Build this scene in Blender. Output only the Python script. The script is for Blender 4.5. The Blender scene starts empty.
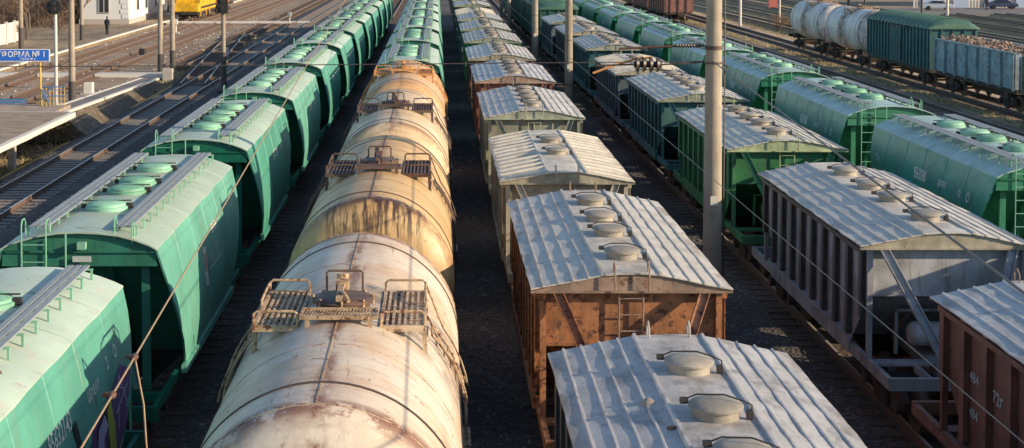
import bpy, bmesh, math, random
from mathutils import Vector, Matrix
random.seed(7)
R = math.radians
scene = bpy.context.scene
col = scene.collection

# ------------------------------------------------------------------ camera, sky, sun
H = 9.0                                   # eye height above rail head (footbridge)
cam = bpy.data.cameras.new('camera')
cam.sensor_width = 36; cam.lens = 52.56
cam.shift_x = 75/1024; cam.shift_y = -0.2107
cam.clip_start = 0.2; cam.clip_end = 3000
co = bpy.data.objects.new('camera', cam); col.objects.link(co)
co.location = (0, 0, H); co.rotation_euler = (R(90-2.5), 0, 0)
scene.camera = co
SUN = Vector((1.0, -0.33, 0.345)).normalized()
w = bpy.data.worlds.new("World"); scene.world = w; w.use_nodes = True
wn = w.node_tree.nodes; wl = w.node_tree.links
sky = wn.new('ShaderNodeTexSky'); sky.sky_type = 'NISHITA'; sky.sun_disc = False
sky.sun_elevation = math.asin(SUN.z); sky.sun_rotation = math.atan2(SUN.x, SUN.y)
sky.air_density = 1.0; sky.dust_density = 0.6; sky.ozone_density = 2.0
wl.new(sky.outputs[0], wn['Background'].inputs[0]); wn['Background'].inputs[1].default_value = 0.135
sl = bpy.data.lights.new('sun', 'SUN'); sl.energy = 5.0; sl.angle = R(0.5); sl.color = (1.0, 0.80, 0.56)
so = bpy.data.objects.new('sun', sl); col.objects.link(so)
so.rotation_euler = SUN.to_track_quat('Z', 'Y').to_euler(); so.location = (60, -30, 60)
scene.view_settings.view_transform = 'Standard'; scene.view_settings.look = 'None'
scene.view_settings.gamma = 1; scene.view_settings.use_curve_mapping = False
scene.view_settings.exposure = 0.55

# ------------------------------------------------------------------ materials
class NT:
    def __init__(s, name):
        s.m = bpy.data.materials.new(name); s.m.use_nodes = True
        s.t = s.m.node_tree; s.n = s.t.nodes; s.l = s.t.links
        s.bsdf = s.n['Principled BSDF']
        tc = s.n.new('ShaderNodeTexCoord'); oi = s.n.new('ShaderNodeObjectInfo')
        s.obj = tc.outputs['Object']; s.rnd = oi.outputs['Random']
        mul = s.n.new('ShaderNodeVectorMath'); mul.operation = 'SCALE'
        mul.inputs[0].default_value = (37.0, 53.0, 29.0); s.l.new(s.rnd, mul.inputs['Scale'])
        ad = s.n.new('ShaderNodeVectorMath'); ad.operation = 'ADD'
        s.l.new(s.obj, ad.inputs[0]); s.l.new(mul.outputs[0], ad.inputs[1]); s.co = ad.outputs[0]
        s.sep = None
    def xyz(s):
        if not s.sep:
            s.sep = s.n.new('ShaderNodeSeparateXYZ'); s.l.new(s.obj, s.sep.inputs[0])
        return s.sep.outputs
    def noise(s, scale, detail=5, stretch=(1,1,1), rough=.6, vec=None, dist=0):
        mp = s.n.new('ShaderNodeMapping'); mp.inputs['Scale'].default_value = stretch
        s.l.new(vec or s.co, mp.inputs[0])
        no = s.n.new('ShaderNodeTexNoise'); no.inputs['Scale'].default_value = scale
        no.inputs['Detail'].default_value = detail; no.inputs['Roughness'].default_value = rough
        no.inputs['Distortion'].default_value = dist
        s.l.new(mp.outputs[0], no.inputs['Vector']); return no.outputs['Fac']
    def voro(s, scale, out='Color', stretch=(1,1,1)):
        mp = s.n.new('ShaderNodeMapping'); mp.inputs['Scale'].default_value = stretch
        s.l.new(s.obj, mp.inputs[0])
        v = s.n.new('ShaderNodeTexVoronoi'); v.inputs['Scale'].default_value = scale
        s.l.new(mp.outputs[0], v.inputs['Vector']); return v.outputs[out]
    def math(s, op, a, b=0.0, c=None):
        m = s.n.new('ShaderNodeMath'); m.operation = op
        for i, v in enumerate([a, b] + ([c] if c is not None else [])):
            if isinstance(v, (int, float)): m.inputs[i].default_value = v
            else: s.l.new(v, m.inputs[i])
        return m.outputs[0]
    def step(s, v, lo, hi, a=0.0, b=1.0):
        m = s.n.new('ShaderNodeMapRange'); m.interpolation_type = 'SMOOTHSTEP'
        s.l.new(v, m.inputs[0])
        m.inputs[1].default_value = lo; m.inputs[2].default_value = hi
        m.inputs[3].default_value = a; m.inputs[4].default_value = b; return m.outputs[0]
    def mix(s, f, a, b):
        m = s.n.new('ShaderNodeMix'); m.data_type = 'RGBA'
        for i, v in ((0, f), (6, a), (7, b)):
            if isinstance(v, (int, float)): m.inputs[i].default_value = v
            elif isinstance(v, tuple): m.inputs[i].default_value = (*v, 1)
            else: s.l.new(v, m.inputs[i])
        return m.outputs[2]
    def done(s, c, rough=.6, metal=0.0, bump=None, bs=.3, bd=.02):
        if isinstance(c, tuple): s.bsdf.inputs['Base Color'].default_value = (*c, 1)
        else: s.l.new(c, s.bsdf.inputs['Base Color'])
        if isinstance(rough, (int, float)): s.bsdf.inputs['Roughness'].default_value = rough
        else: s.l.new(rough, s.bsdf.inputs['Roughness'])
        s.bsdf.inputs['Metallic'].default_value = metal
        if bump is not None:
            b = s.n.new('ShaderNodeBump'); b.inputs['Strength'].default_value = bs
            b.inputs['Distance'].default_value = bd
            s.l.new(bump, b.inputs['Height']); s.l.new(b.outputs[0], s.bsdf.inputs['Normal'])
        return s.m

def paint(name, base, dirt=(.10,.075,.055), rust=(.16,.055,.022), dirt_a=.5, rust_t=.66, streak=.4, rough=.55, var=.25, scale=1.0):
    """weathered paint: tone variation, vertical streaks of grime, rust patches"""
    t = NT(name)
    v = t.noise(1.3*scale, 6); c = t.mix(t.step(v, .3, .7), tuple(x*(1-var) for x in base), tuple(min(1, x*(1+var)) for x in base))
    s_ = t.noise(5*scale, 4, (1, 1, .12)); f = t.math('MULTIPLY', t.step(s_, .48, .75), streak); c = t.mix(f, c, dirt)
    d = t.noise(2.2*scale, 8, rough=.7); f = t.math('MULTIPLY', t.step(d, .52, .78), dirt_a); c = t.mix(f, c, dirt)
    r_ = t.noise(3.1*scale, 9, rough=.75); f = t.step(r_, rust_t, rust_t+.05); c = t.mix(f, c, rust)
    # rust weeping downwards from chips, and per-wagon fading
    rr = t.noise(7*scale, 3, (1, 1, .05)); rf_ = t.math('MULTIPLY', t.math('MULTIPLY', t.step(rr, .62, .72), t.step(t.noise(1.1, 3), .5, .62)), .55); c = t.mix(rf_, c, rust)
    hs = t.n.new('ShaderNodeHueSaturation'); t.l.new(c, hs.inputs['Color'])
    t.l.new(t.step(t.rnd, 0, 1, .84, 1.14), hs.inputs['Value']); t.l.new(t.step(t.rnd, 0, 1, 1.06, .9), hs.inputs['Saturation']); c = hs.outputs[0]
    ro = t.math('ADD', t.math('MULTIPLY', t.math('MAXIMUM', f, t.step(d, .5, .8)), .3), rough)
    return t.done(c, ro, 0, t.math('ADD', t.math('MULTIPLY', t.noise(14*scale, 4), .25), t.noise(1.5, 2)), .5, .035)

def flat(name, base, rough=.7, var=.2, scale=6, metal=0.0):
    t = NT(name); v = t.noise(scale, 5)
    return t.done(t.mix(v, tuple(x*(1-var) for x in base), tuple(min(1, x*(1+var)) for x in base)), rough, metal, t.noise(scale*4, 3), .2, .01)

def tank_paint(name, base, warm, rust_a=1.0, drips=False, grime=.45):
    t = NT(name); x, y, z = t.xyz()
    big = t.noise(.7, 6, (1, 1.0, 1)); c = t.mix(t.step(big, .35, .68), base, warm)
    hoop = t.noise(3.0, 5, (.5, 5, .5)); c = t.mix(t.math('MULTIPLY', t.step(hoop, .48, .7), .38), c, (.27,.17,.10))
    # grime around the manhole saddle
    ay = t.math('ABSOLUTE', y)
    nb = t.noise(2.2, 7, rough=.7)
    m1 = t.math('MULTIPLY', t.step(ay, .5, 1.9, 1, 0), t.step(nb, .36, .62)); m1 = t.math('MULTIPLY', m1, grime); c = t.mix(m1, c, (.075,.055,.045))
    # runs of grime down the flanks
    run = t.noise(4.0, 5, (1, 2.5, .25)); zz = t.math('SUBTRACT', z, 2.55)
    m2 = t.math('MULTIPLY', t.step(run, .5, .75), t.step(t.math('ABSOLUTE', x), .6, 1.3, .05, .55)); c = t.mix(m2, c, (.14,.1,.07))
    # rust line along the crown
    ax = t.math('ABSOLUTE', t.math('ADD', x, t.math('MULTIPLY', t.math('SUBTRACT', t.noise(1.1, 3), .5), .35)))
    nr = t.noise(2.3, 9, (1, .45, 1), .78)
    top = t.step(z, 3.4, 3.9)
    m3 = t.math('MULTIPLY', t.math('MULTIPLY', t.step(ax, .02, .16, 1, 0), t.step(nr, .41, .55)), top); c = t.mix(t.math('MULTIPLY', m3, .9*rust_a), c, (.17,.062,.028))
    m4 = t.math('MULTIPLY', t.math('MULTIPLY', t.step(ax, .1, .75, 1, 0), t.step(t.noise(1.6, 7, (1.6,.4,1)), .46, .66)), top); c = t.mix(t.math('MULTIPLY', m4, .34*rust_a), c, (.27,.11,.055))
    fine = t.step(t.noise(16, 6, (.22, 2.6, .22), .7), .61, .66); fine = t.math('MULTIPLY', fine, t.step(t.noise(1.4, 3), .42, .6)); c = t.mix(t.math('MULTIPLY', fine, .55), c, (.17,.085,.045))
    lng = t.step(t.noise(5, 7, (2.2, .22, 1), .75), .6, .66); lng = t.math('MULTIPLY', t.math('MULTIPLY', lng, t.step(t.math('ABSOLUTE', x), .5, .9, 1, 0)), top); c = t.mix(t.math('MULTIPLY', lng, .6*rust_a), c, (.2,.075,.035))
    # rust by the dished-end seams
    sd = t.math('ABSOLUTE', t.math('SUBTRACT', ay, 4.66))
    m5 = t.math('MULTIPLY', t.step(sd, .03, .3, 1, 0), t.step(t.noise(2.6, 8, rough=.75), .43, .49)); c = t.mix(t.math('MULTIPLY', m5, .85*rust_a), c, (.16,.055,.03))
    sp = t.step(t.noise(3.2, 10, rough=.8), .61, .63); c = t.mix(t.math('MULTIPLY', sp, rust_a), c, (.15,.05,.028))
    if drips:
        dn = t.noise(9, 6, (1, .15, .09), .7); m = t.math('MULTIPLY', t.step(dn, .44, .56), t.step(y, -4.25, -4.5))
        edge = t.math('MULTIPLY', t.step(t.math('ABSOLUTE', t.math('SUBTRACT', x, .1)), .75, 1.15, 1, 0), t.step(z, 2.9, 3.9))
        c = t.mix(t.math('MULTIPLY', t.math('MULTIPLY', m, edge), .95), c, (.035,.022,.018))
        m = t.math('MULTIPLY', t.step(t.noise(3, 6), .42, .55), t.math('MULTIPLY', t.step(t.math('ABSOLUTE', t.math('ADD', y, 4.65)), .02, .3, 1, 0), t.step(t.math('ABSOLUTE', t.math('SUBTRACT', x, .1)), .7, 1.0, 1, 0)))
        c = t.mix(t.math('MULTIPLY', m, .9), c, (.06,.03,.022))
    return t.done(c, t.step(nb, .3, .7, .42, .62), 0, t.math('ADD', t.math('MULTIPLY', t.noise(9, 6), .3), t.noise(1.3, 3)), .4, .04)

def roof_metal(name, base, stain, amt=.6):
    t = NT(name)
    c = t.mix(t.step(t.noise(1.2, 6), .35, .65), tuple(x*.82 for x in base), base)
    c = t.mix(t.math('MULTIPLY', t.step(t.noise(2.3, 8, (1,.6,1), .72), .47, .68), amt), c, stain)
    c = t.mix(t.math('MULTIPLY', t.step(t.noise(11, 5, (1,.1,1)), .55, .75), .3), c, stain)
    c = t.mix(t.math('MULTIPLY', t.step(t.noise(3.4, 9, rough=.8), .63, .69), .8), c, (.17,.09,.05))
    x, y, z = t.xyz(); ax = t.math('ABSOLUTE', x)
    c = t.mix(t.math('MULTIPLY', t.math('MULTIPLY', t.step(ax, 1.35, 1.62), t.step(t.noise(2.5, 6, (1,.5,1)), .45, .6)), .55), c, (.2,.13,.09))   # eaves
    c = t.mix(t.math('MULTIPLY', t.math('MULTIPLY', t.step(ax, .25, .6, 1, 0), t.step(t.noise(1.6, 7, rough=.7), .46, .62)), .5), c, (.24,.2,.16))   # spilt cement by the hatches
    hs = t.n.new('ShaderNodeHueSaturation'); t.l.new(c, hs.inputs['Color']); t.l.new(t.step(t.rnd, 0, 1, .86, 1.1), hs.inputs['Value']); c = hs.outputs[0]
    return t.done(c, .5, .0, t.noise(2.2, 5), .5, .035)

def gravel(name, c1, c2, c3, scale=9, grime=None):
    t = NT(name)
    v = t.voro(scale); sp = t.n.new('ShaderNodeSeparateColor'); t.l.new(v, sp.inputs[0])
    c = t.mix(sp.outputs[0], c1, c2); c = t.mix(t.step(sp.outputs[1], .75, .9), c, c3)
    big = t.noise(.35, 6); c = t.mix(t.math('MULTIPLY', t.step(big, .4, .65), .55), c, tuple(x*.55 for x in c1))
    if grime: c = t.mix(t.math('MULTIPLY', t.step(t.noise(.22, 7, (1,.25,1)), .46, .62), .7), c, grime)
    return t.done(c, .9, 0, t.voro(scale, 'Distance'), .9, .05)

M = {}
M['green'] = paint('green_paint', (.085,.31,.235), (.16,.22,.16), dirt_a=.45, rust_t=.74, streak=.35, rough=.42, var=.14, scale=.6)
M['green_deep'] = paint('teal_green_paint', (.007,.20,.15), (.05,.10,.08), dirt_a=.35, rust_t=.74, streak=.3, rough=.4, var=.14, scale=.6)
M['green_roof_cool'] = paint('cool_green_roof', (.40,.55,.50), (.28,.33,.29), (.2,.3,.22), dirt_a=.45, rust_t=.71, streak=.2, rough=.4, var=.12, scale=.7)
M['green_end_lit'] = paint('green_end_lit_paint', (.012,.17,.09), (.02,.05,.035), dirt_a=.35, rust_t=.74, rough=.5, var=.15)  # same end green left undarkened, for the sunlit ends of the right row
M['green_end'] = paint('green_end_shade_paint', (.008,.13,.08), (.02,.05,.035), dirt_a=.35, rust_t=.74, rough=.5, var=.15)  # base darkened so the shade of the end recess sits in the colour
M['green_roof'] = paint('dusty_green_roof', (.37,.475,.385), (.42,.33,.26), (.36,.17,.11), dirt_a=.75, rust_t=.66, streak=.2, rough=.5, var=.1, scale=.7)
M['green_bright'] = paint('green_hatch_paint', (.20,.43,.30), (.08,.1,.07), dirt_a=.3, rust_t=.7, var=.15)
M['board'] = flat('galvanised_boards', (.24,.27,.29), .55, .25, 3)
M['rail_green'] = flat('pale_green_rail', (.16,.38,.26), .5)
M['dark'] = flat('oily_black_steel', (.03,.025,.022), .65, .4)
M['bogie'] = flat('bogie_grime', (.055,.04,.032), .8, .5)
M['wheel'] = flat('wheel_steel', (.11,.08,.065), .5, .3)
M['white'] = flat('white_marking', (.68,.70,.64), .6, .15)
M['stone_mix'] = gravel('loose_stone', (.12,.11,.10), (.2,.18,.16), (.34,.31,.28), 4)
M['redmark'] = flat('red_marking', (.42,.12,.10), .6, .15)
M['faded'] = flat('faded_marking', (.42,.46,.44), .6, .35, 8)
M['pinkmark'] = flat('faded_red_marking', (.46,.24,.21), .6, .3, 8)
M['black'] = flat('black_paint', (.02,.02,.022), .6, .2)
M['purple'] = flat('purple_spray', (.13,.06,.17), .6, .4, 3)
M['lilac'] = flat('lilac_spray', (.40,.34,.50), .6, .2, 3)
M['lime'] = flat('lime_spray', (.38,.38,.06), .6, .2, 3)
M['tank1'] = tank_paint('cream_tank_paint', (.60,.53,.44), (.52,.37,.24), 1.0, grime=.75)
M['tank2'] = tank_paint('ochre_tank_paint', (.57,.39,.18), (.47,.29,.12), .7, drips=True)
M['tank3'] = tank_paint('sand_tank_paint', (.58,.41,.22), (.63,.52,.37), .7)
M['tank4'] = tank_paint('orange_tank_paint', (.60,.39,.21), (.52,.31,.15), .4, grime=.2)
M['tankw'] = tank_paint('white_tank_paint', (.84,.79,.73), (.66,.58,.52), 1.0, grime=.75)
M['rustfit'] = paint('rusty_fitting', (.47,.34,.21), (.14,.08,.05), (.16,.06,.03), dirt_a=.7, rust_t=.52, scale=3)
M['darkrust'] = paint('dark_rusty_steel', (.10,.06,.042), (.04,.03,.025), (.15,.05,.025), dirt_a=.6, rust_t=.55, scale=3)
M['orangefit'] = flat('orange_fitting', (.50,.24,.08), .6, .3)
M['rubber'] = flat('dark_strap', (.07,.045,.035), .6, .3)
M['roofA'] = roof_metal('weathered_white_roof', (.58,.54,.475), (.25,.23,.205), .65)
M['roofB'] = roof_metal('cream_roof', (.64,.59,.49), (.27,.25,.20), .5)
M['roofC'] = roof_metal('stained_grey_roof', (.56,.54,.52), (.17,.155,.15), .75)
M['hatchA'] = roof_metal('cement_dusted_hatch', (.33,.30,.25), (.2,.17,.13), .5)
def hop(name, base, rust=.56, da=.5): return paint(name, base, (.07,.055,.045), (.15,.055,.026), dirt_a=da, rust_t=rust, streak=.5, rough=.6, scale=1.3)
M['b_rust'] = paint('rust_brown_body', (.33,.145,.065), (.085,.06,.045), (.12,.05,.03), dirt_a=.9, rust_t=.53, streak=.45, var=.35, scale=2.2)
M['g_rust'] = paint('rusty_gable', (.27,.19,.14), (.10,.07,.055), (.16,.075,.045), dirt_a=.8, rust_t=.55, streak=.45, scale=2.2)
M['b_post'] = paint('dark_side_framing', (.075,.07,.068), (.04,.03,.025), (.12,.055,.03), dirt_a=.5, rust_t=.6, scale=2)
M['b_grey'] = hop('grey_body', (.31,.32,.33), .70, .35)
M['b_tan'] = hop('tan_body', (.36,.33,.25), .66)
M['b_olive'] = hop('olive_grey_body', (.24,.25,.19), .63)
M['b_brown'] = hop('red_brown_body', (.21,.09,.065), .62)
M['b_darkg'] = hop('dark_grey_body', (.085,.095,.10), .66)
M['b_green'] = hop('mid_green_body', (.03,.17,.065), .70, .3)
M['b_teal'] = hop('teal_body', (.028,.115,.12), .68, .35)
M['b_slate'] = hop('blue_grey_body', (.09,.13,.145), .64)
M['b_dkgreen'] = hop('dark_green_body', (.02,.10,.07), .68)
M['b_peel'] = paint('peeling_blue_grey_body', (.26,.35,.39), (.07,.06,.05), (.10,.055,.035), dirt_a=.75, rust_t=.56, streak=.45, scale=1.0)
M['g_tan'] = paint('tan_gable', (.34,.31,.23), (.15,.12,.09), (.16,.08,.05), dirt_a=.6, rust_t=.62, streak=.4, scale=2.2)
M['g_grey'] = paint('grey_gable', (.33,.32,.29), (.15,.13,.11), (.16,.08,.05), dirt_a=.6, rust_t=.64, streak=.4, scale=2.2)
M['g_olive'] = paint('olive_gable', (.27,.30,.22), (.15,.13,.1), (.16,.08,.05), dirt_a=.6, rust_t=.62, streak=.4, scale=2.2)
M['g_green'] = paint('pale_green_gable', (.30,.36,.20), (.16,.16,.1), (.2,.1,.05), dirt_a=.6, rust_t=.62, streak=.4, scale=2.2)
M['concrete'] = paint('pole_concrete', (.285,.235,.175), (.13,.10,.08), (.2,.13,.09), dirt_a=.5, rust_t=.72, streak=.5, rough=.85, var=.12)
M['pole_dark'] = flat('tarred_pole_foot', (.07,.06,.055), .8, .3)
M['rail_top'] = flat('rail_steel', (.42,.39,.36), .4, .15, 3, .2)
M['rail_rust'] = flat('rusty_rail', (.12,.08,.06), .7, .3, 3)
M['sleeper_c'] = flat('concrete_sleeper', (.24,.215,.19), .9, .25, 3)
M['sleeper_t'] = flat('dusty_tan_sleeper', (.27,.20,.135), .9, .3, 3)
M['sleeper_b'] = flat('dusty_brown_sleeper', (.21,.135,.09), .9, .3, 3)
M['sleeper_w'] = flat('wooden_sleeper', (.10,.07,.052), .9, .35, 3)
M['ballast'] = gravel('dark_ballast', (.055,.048,.045), (.10,.09,.085), (.17,.15,.14), 11, (.03,.026,.024))
M['ballast_r'] = gravel('rusty_ballast', (.25,.175,.115), (.34,.25,.165), (.43,.35,.26), 9, (.20,.125,.08))
M['dirt'] = gravel('dirt_ground', (.24,.17,.105), (.30,.225,.145), (.38,.30,.2), 5, (.13,.10,.065))
M['dark_dirt'] = gravel('dark_weedy_dirt', (.10,.075,.05), (.16,.12,.08), (.24,.19,.13), 6, (.06,.05,.035))
M['drygrass'] = gravel('dry_grass_ground', (.37,.28,.145), (.46,.36,.19), (.30,.26,.15), 3.5, (.2,.16,.08))
M['asphalt'] = flat('worn_asphalt', (.15,.14,.135), .9, .25, 2)
M['platform_top'] = paint('worn_platform_paving', (.30,.235,.175), (.17,.13,.10), (.12,.09,.07), dirt_a=.7, rust_t=.62, streak=.2, rough=.9)
M['kerb'] = flat('whitewashed_kerb', (.62,.58,.52), .8, .15, 2)
M['slab'] = flat('pale_slab', (.42,.38,.34), .85, .15, 2)
M['blue'] = flat('sign_blue', (.02,.14,.58), .45, .08)
M['signwhite'] = flat('sign_white', (.8,.8,.8), .5, .03)
M['yellow'] = flat('yellow_paint', (.65,.42,.10), .6, .15)
M['bluepaint'] = flat('blue_paint', (.06,.20,.42), .6, .25)
M['locoyellow'] = paint('machine_yellow', (.70,.40,.035), (.2,.11,.04), dirt_a=.3, rust_t=.75)
M['locoorange'] = flat('machine_orange', (.48,.17,.04), .6)
M['glass'] = flat('dark_glass', (.03,.035,.045), .12, .3)
M['plaster'] = flat('white_plaster', (.66,.66,.64), .85, .06, 2)
M['bluewall'] = flat('blue_grey_wall', (.33,.40,.52), .85, .15, 2)
M['redroof'] = flat('roof_sheet', (.25,.13,.10), .7, .2)
M['fence'] = flat('pale_fence', (.55,.52,.47), .8, .12, 3)
M['bark'] = flat('bare_bark', (.12,.09,.07), .9, .3)
M['twig'] = flat('bare_twigs', (.19,.13,.09), .9, .3)
M['cloth'] = flat('dark_clothing', (.02,.025,.035), .9, .3)
M['skin'] = flat('skin', (.45,.28,.2), .6, .05)
M['wire'] = flat('wire_grey', (.07,.06,.055), .5, .2)
M['rope'] = flat('twisted_cable', (.27,.19,.12), .8, .3, 20)
M['insul'] = flat('brown_insulator', (.03,.02,.018), .45, .2)
M['silver'] = flat('silver_car_paint', (.45,.48,.50), .3, .05)
M['b_dkcar'] = flat('navy_car_paint', (.05,.06,.10), .3, .1)
M['scrap'] = paint('scrap_pieces', (.33,.27,.22), (.1,.07,.05), (.3,.14,.08), rust_t=.5, scale=2)
M['orange_sig'] = flat('orange_cone', (.6,.2,.06), .6, .1)

# ------------------------------------------------------------------ mesh builder
class MB:
    def __init__(s): s.v = []; s.f = []
    def box(s, x0, x1, y0, y1, z0, z1):
        b = len(s.v)
        s.v += [(x, y, z) for z in (z0, z1) for x, y in ((x0,y0),(x1,y0),(x1,y1),(x0,y1))]
        s.f += [tuple(b+i for i in q) for q in ((0,3,2,1),(4,5,6,7),(0,1,5,4),(1,2,6,5),(2,3,7,6),(3,0,4,7))]
        return s
    def bar(s, p, q, w_, h_, up=(0,0,1)):
        p = Vector(p); q = Vector(q); d = (q-p).normalized(); u = Vector(up)
        if abs(d.dot(u)) > .97: u = Vector((0,1,0))
        a = d.cross(u).normalized(); c = a.cross(d).normalized(); b = len(s.v)
        for e in (p, q):
            for sx, sz in ((-1,-1),(1,-1),(1,1),(-1,1)): s.v.append(tuple(e + a*sx*w_/2 + c*sz*h_/2))
        s.f += [tuple(b+i for i in k) for k in ((0,1,2,3),(7,6,5,4),(0,4,5,1),(1,5,6,2),(2,6,7,3),(3,7,4,0))]
        return s
    def tube(s, pts, r, n=6, closed=False):
        pts = [Vector(p) for p in pts]; rings = []
        prev = None
        for i, p in enumerate(pts):
            a = pts[max(0, i-1)]; c = pts[min(len(pts)-1, i+1)]
            d = (c-a).normalized()
            u = prev if prev is not None else (Vector((0,0,1)) if abs(d.z) < .9 else Vector((0,1,0)))
            sd = d.cross(u)
            if sd.length < 1e-4: sd = d.cross(Vector((1,0,0)))
            sd.normalize(); up = sd.cross(d).normalized(); prev = up
            rr = r[i] if isinstance(r, (list, tuple)) else r
            rings.append([tuple(p + sd*math.cos(2*math.pi*k/n)*rr + up*math.sin(2*math.pi*k/n)*rr) for k in range(n)])
        s.loft(rings, True, True); return s
    def loft(s, rings, closed=True, caps=False):
        b = len(s.v); n = len(rings[0])
        for rg in rings: s.v += [tuple(p) for p in rg]
        for i in range(len(rings)-1):
            for k in range(n if closed else n-1):
                k2 = (k+1) % n
                s.f.append((b+i*n+k, b+i*n+k2, b+(i+1)*n+k2, b+(i+1)*n+k))
        if caps:
            s.f.append(tuple(b+k for k in range(n-1, -1, -1))); s.f.append(tuple(b+(len(rings)-1)*n+k for k in range(n)))
        return s
    def cyl(s, p, q, r0, r1=None, n=16):
        r1 = r0 if r1 is None else r1
        p = Vector(p); q = Vector(q); d = (q-p).normalized()
        u = Vector((0,0,1)) if abs(d.z) < .9 else Vector((1,0,0))
        a = d.cross(u).normalized(); c = a.cross(d)
        s.loft([[e + a*math.cos(2*math.pi*k/n)*r + c*math.sin(2*math.pi*k/n)*r for k in range(n)] for e, r in ((p,r0),(q,r1))], True, True)
        return s
    def lathe(s, prof, c=(0,0,0), axis='z', n=24):
        rings = []
        for t, r in prof:
            ring = []
            for k in range(n):
                a = 2*math.pi*k/n; u = math.cos(a)*max(r, .001); v = math.sin(a)*max(r, .001)
                ring.append((c[0]+u, c[1]+v, c[2]+t) if axis == 'z' else ((c[0]+u, c[1]+t, c[2]+v) if axis == 'y' else (c[0]+t, c[1]+u, c[2]+v)))
            rings.append(ring)
        s.loft(rings, True, True); return s
    def prism(s, poly, vec):
        vec = Vector(vec); a = [Vector(p) for p in poly]; s.loft([a, [p+vec for p in a]], True, True); return s
    def sheet(s, rows, th):
        """grid of points (list of rows) given thickness along vector th (outer -> inner)"""
        b = len(s.v); nr = len(rows); nc = len(rows[0]); th = Vector(th)
        for r_ in rows: s.v += [tuple(p) for p in r_]
        for r_ in rows: s.v += [tuple(Vector(p)+th) for p in r_]
        o = nr*nc
        for i in range(nr-1):
            for j in range(nc-1):
                a, c, d, e = b+i*nc+j, b+i*nc+j+1, b+(i+1)*nc+j+1, b+(i+1)*nc+j
                s.f.append((a,c,d,e)); s.f.append((a+o,e+o,d+o,c+o))
        for i in range(nr-1):
            for j in (0, nc-1):
                a, e = b+i*nc+j, b+(i+1)*nc+j; s.f.append((a, e, e+o, a+o))
        for j in range(nc-1):
            for i in (0, nr-1):
                a, c = b+i*nc+j, b+i*nc+j+1; s.f.append((a, c, c+o, a+o))
        return s
    def build(s, name, mat, parent=None, ang=35, bevel=0):
        me = bpy.data.meshes.new(name); me.from_pydata(s.v, [], s.f); me.update()
        bm = bmesh.new(); bm.from_mesh(me); bmesh.ops.recalc_face_normals(bm, faces=bm.faces)
        if bevel:
            ed = [e for e in bm.edges if len(e.link_faces) == 2 and e.calc_face_angle(0) > 1.0]
            bmesh.ops.bevel(bm, geom=ed, offset=bevel, segments=1, affect='EDGES')
        bm.to_mesh(me); bm.free()
        for p in me.polygons: p.use_smooth = True
        me.set_sharp_from_angle(angle=R(ang))
        me.materials.append(M[mat] if isinstance(mat, str) else mat)
        o = bpy.data.objects.new(name, me); col.objects.link(o); o.parent = parent
        return o

def tag(o, label=None, cat=None, group=None, kind=None):
    for k, v in (('label', label), ('category', cat), ('group', group), ('kind', kind)):
        if v: o[k] = v
    return o
def thing(name, loc, label, cat, group=None, rz=0):
    o = bpy.data.objects.new(name, None); col.objects.link(o); o.location = loc; o.rotation_euler.z = rz
    o.empty_display_size = .3
    return tag(o, label, cat, group)
KIDS = {}
def children(o): return [c for c in bpy.data.objects if c.parent == o]
def tree_of(o):
    return (o, [tree_of(c) for c in children(o)])
def dup_tree(t, parent=None, swap=None, skip=()):
    o, ch = t
    c = o.copy(); col.objects.link(c); c.parent = parent
    if swap and c.type == 'MESH':
        m = o.material_slots[0].material.name
        if m in swap:
            c.material_slots[0].link = 'OBJECT'; c.material_slots[0].material = swap[m]
    for k in ch:
        if k[0].name.split('.')[0] not in skip: dup_tree(k, c, swap, skip)
    return c

# ------------------------------------------------------------------ ground, tracks
def strip(name, x0, x1, y0, y1, z, mat):
    o = MB().box(x0, x1, y0, y1, z-.3, z).build(name, mat); return tag(o, kind='structure')
g = MB(); g.v = [(-900,-150,-.62),(900,-150,-.62),(900,1600,-.62),(-900,1600,-.62)]; g.f = [(0,1,2,3)]
tag(g.build('ground', 'dirt'), kind='structure')
def bed(name, xa, xb, y0, y1, z, mat, sl=.5):
    m = MB(); m.prism([(xa-sl,y0,-.61),(xa,y0,z),(xb,y0,z),(xb+sl,y0,-.61)], (0,y1-y0,0))
    return tag(m.build(name, mat), kind='structure')
bed('yard_ballast', -17.0, 16.8, -6, 420, -.20, 'ballast')
def track(x, y0=-4, y1=330, z=0.0, sl='sleeper_w', rail='rail_rust', seed=1, top='rail_top', skew=0):
    rnd = random.Random(seed)
    root = thing('railway_track', (x, 0, z), None, None); root['kind'] = 'structure'
    if skew: root.rotation_euler.z = skew
    for s_ in (-.78, .78):
        r_ = MB(); r_.box(s_-.02, s_+.02, y0, y1, -.16, -.035); r_.box(s_-.07, s_+.07, y0, y1, -.19, -.165)
        r_.box(s_-.037, s_+.037, y0, y1, -.05, -.004); ro = r_.build('rail', rail, root)
        MB().box(s_-.031, s_+.031, y0, y1, -.0035, 0).build('rail_head', top, ro)
    m = MB(); y = y0
    while y < y1:
        j = rnd.uniform(-.03, .03); m.box(-1.35+j, 1.35+j, y-.13, y+.13, -.30, -.175+rnd.uniform(-.012, .006)); y += .62
    m.build('sleepers', sl, root)['kind'] = 'stuff'
    return root
XA, XB, XC, XD, XF = -6.2, -1.26, 3.2, 9.6, 14.0
track(-15.3, sl='sleeper_c', seed=2)
for i, x in enumerate((XA, XB, XC, XD, XF)): track(x, seed=3+i, y1=260)
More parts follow.
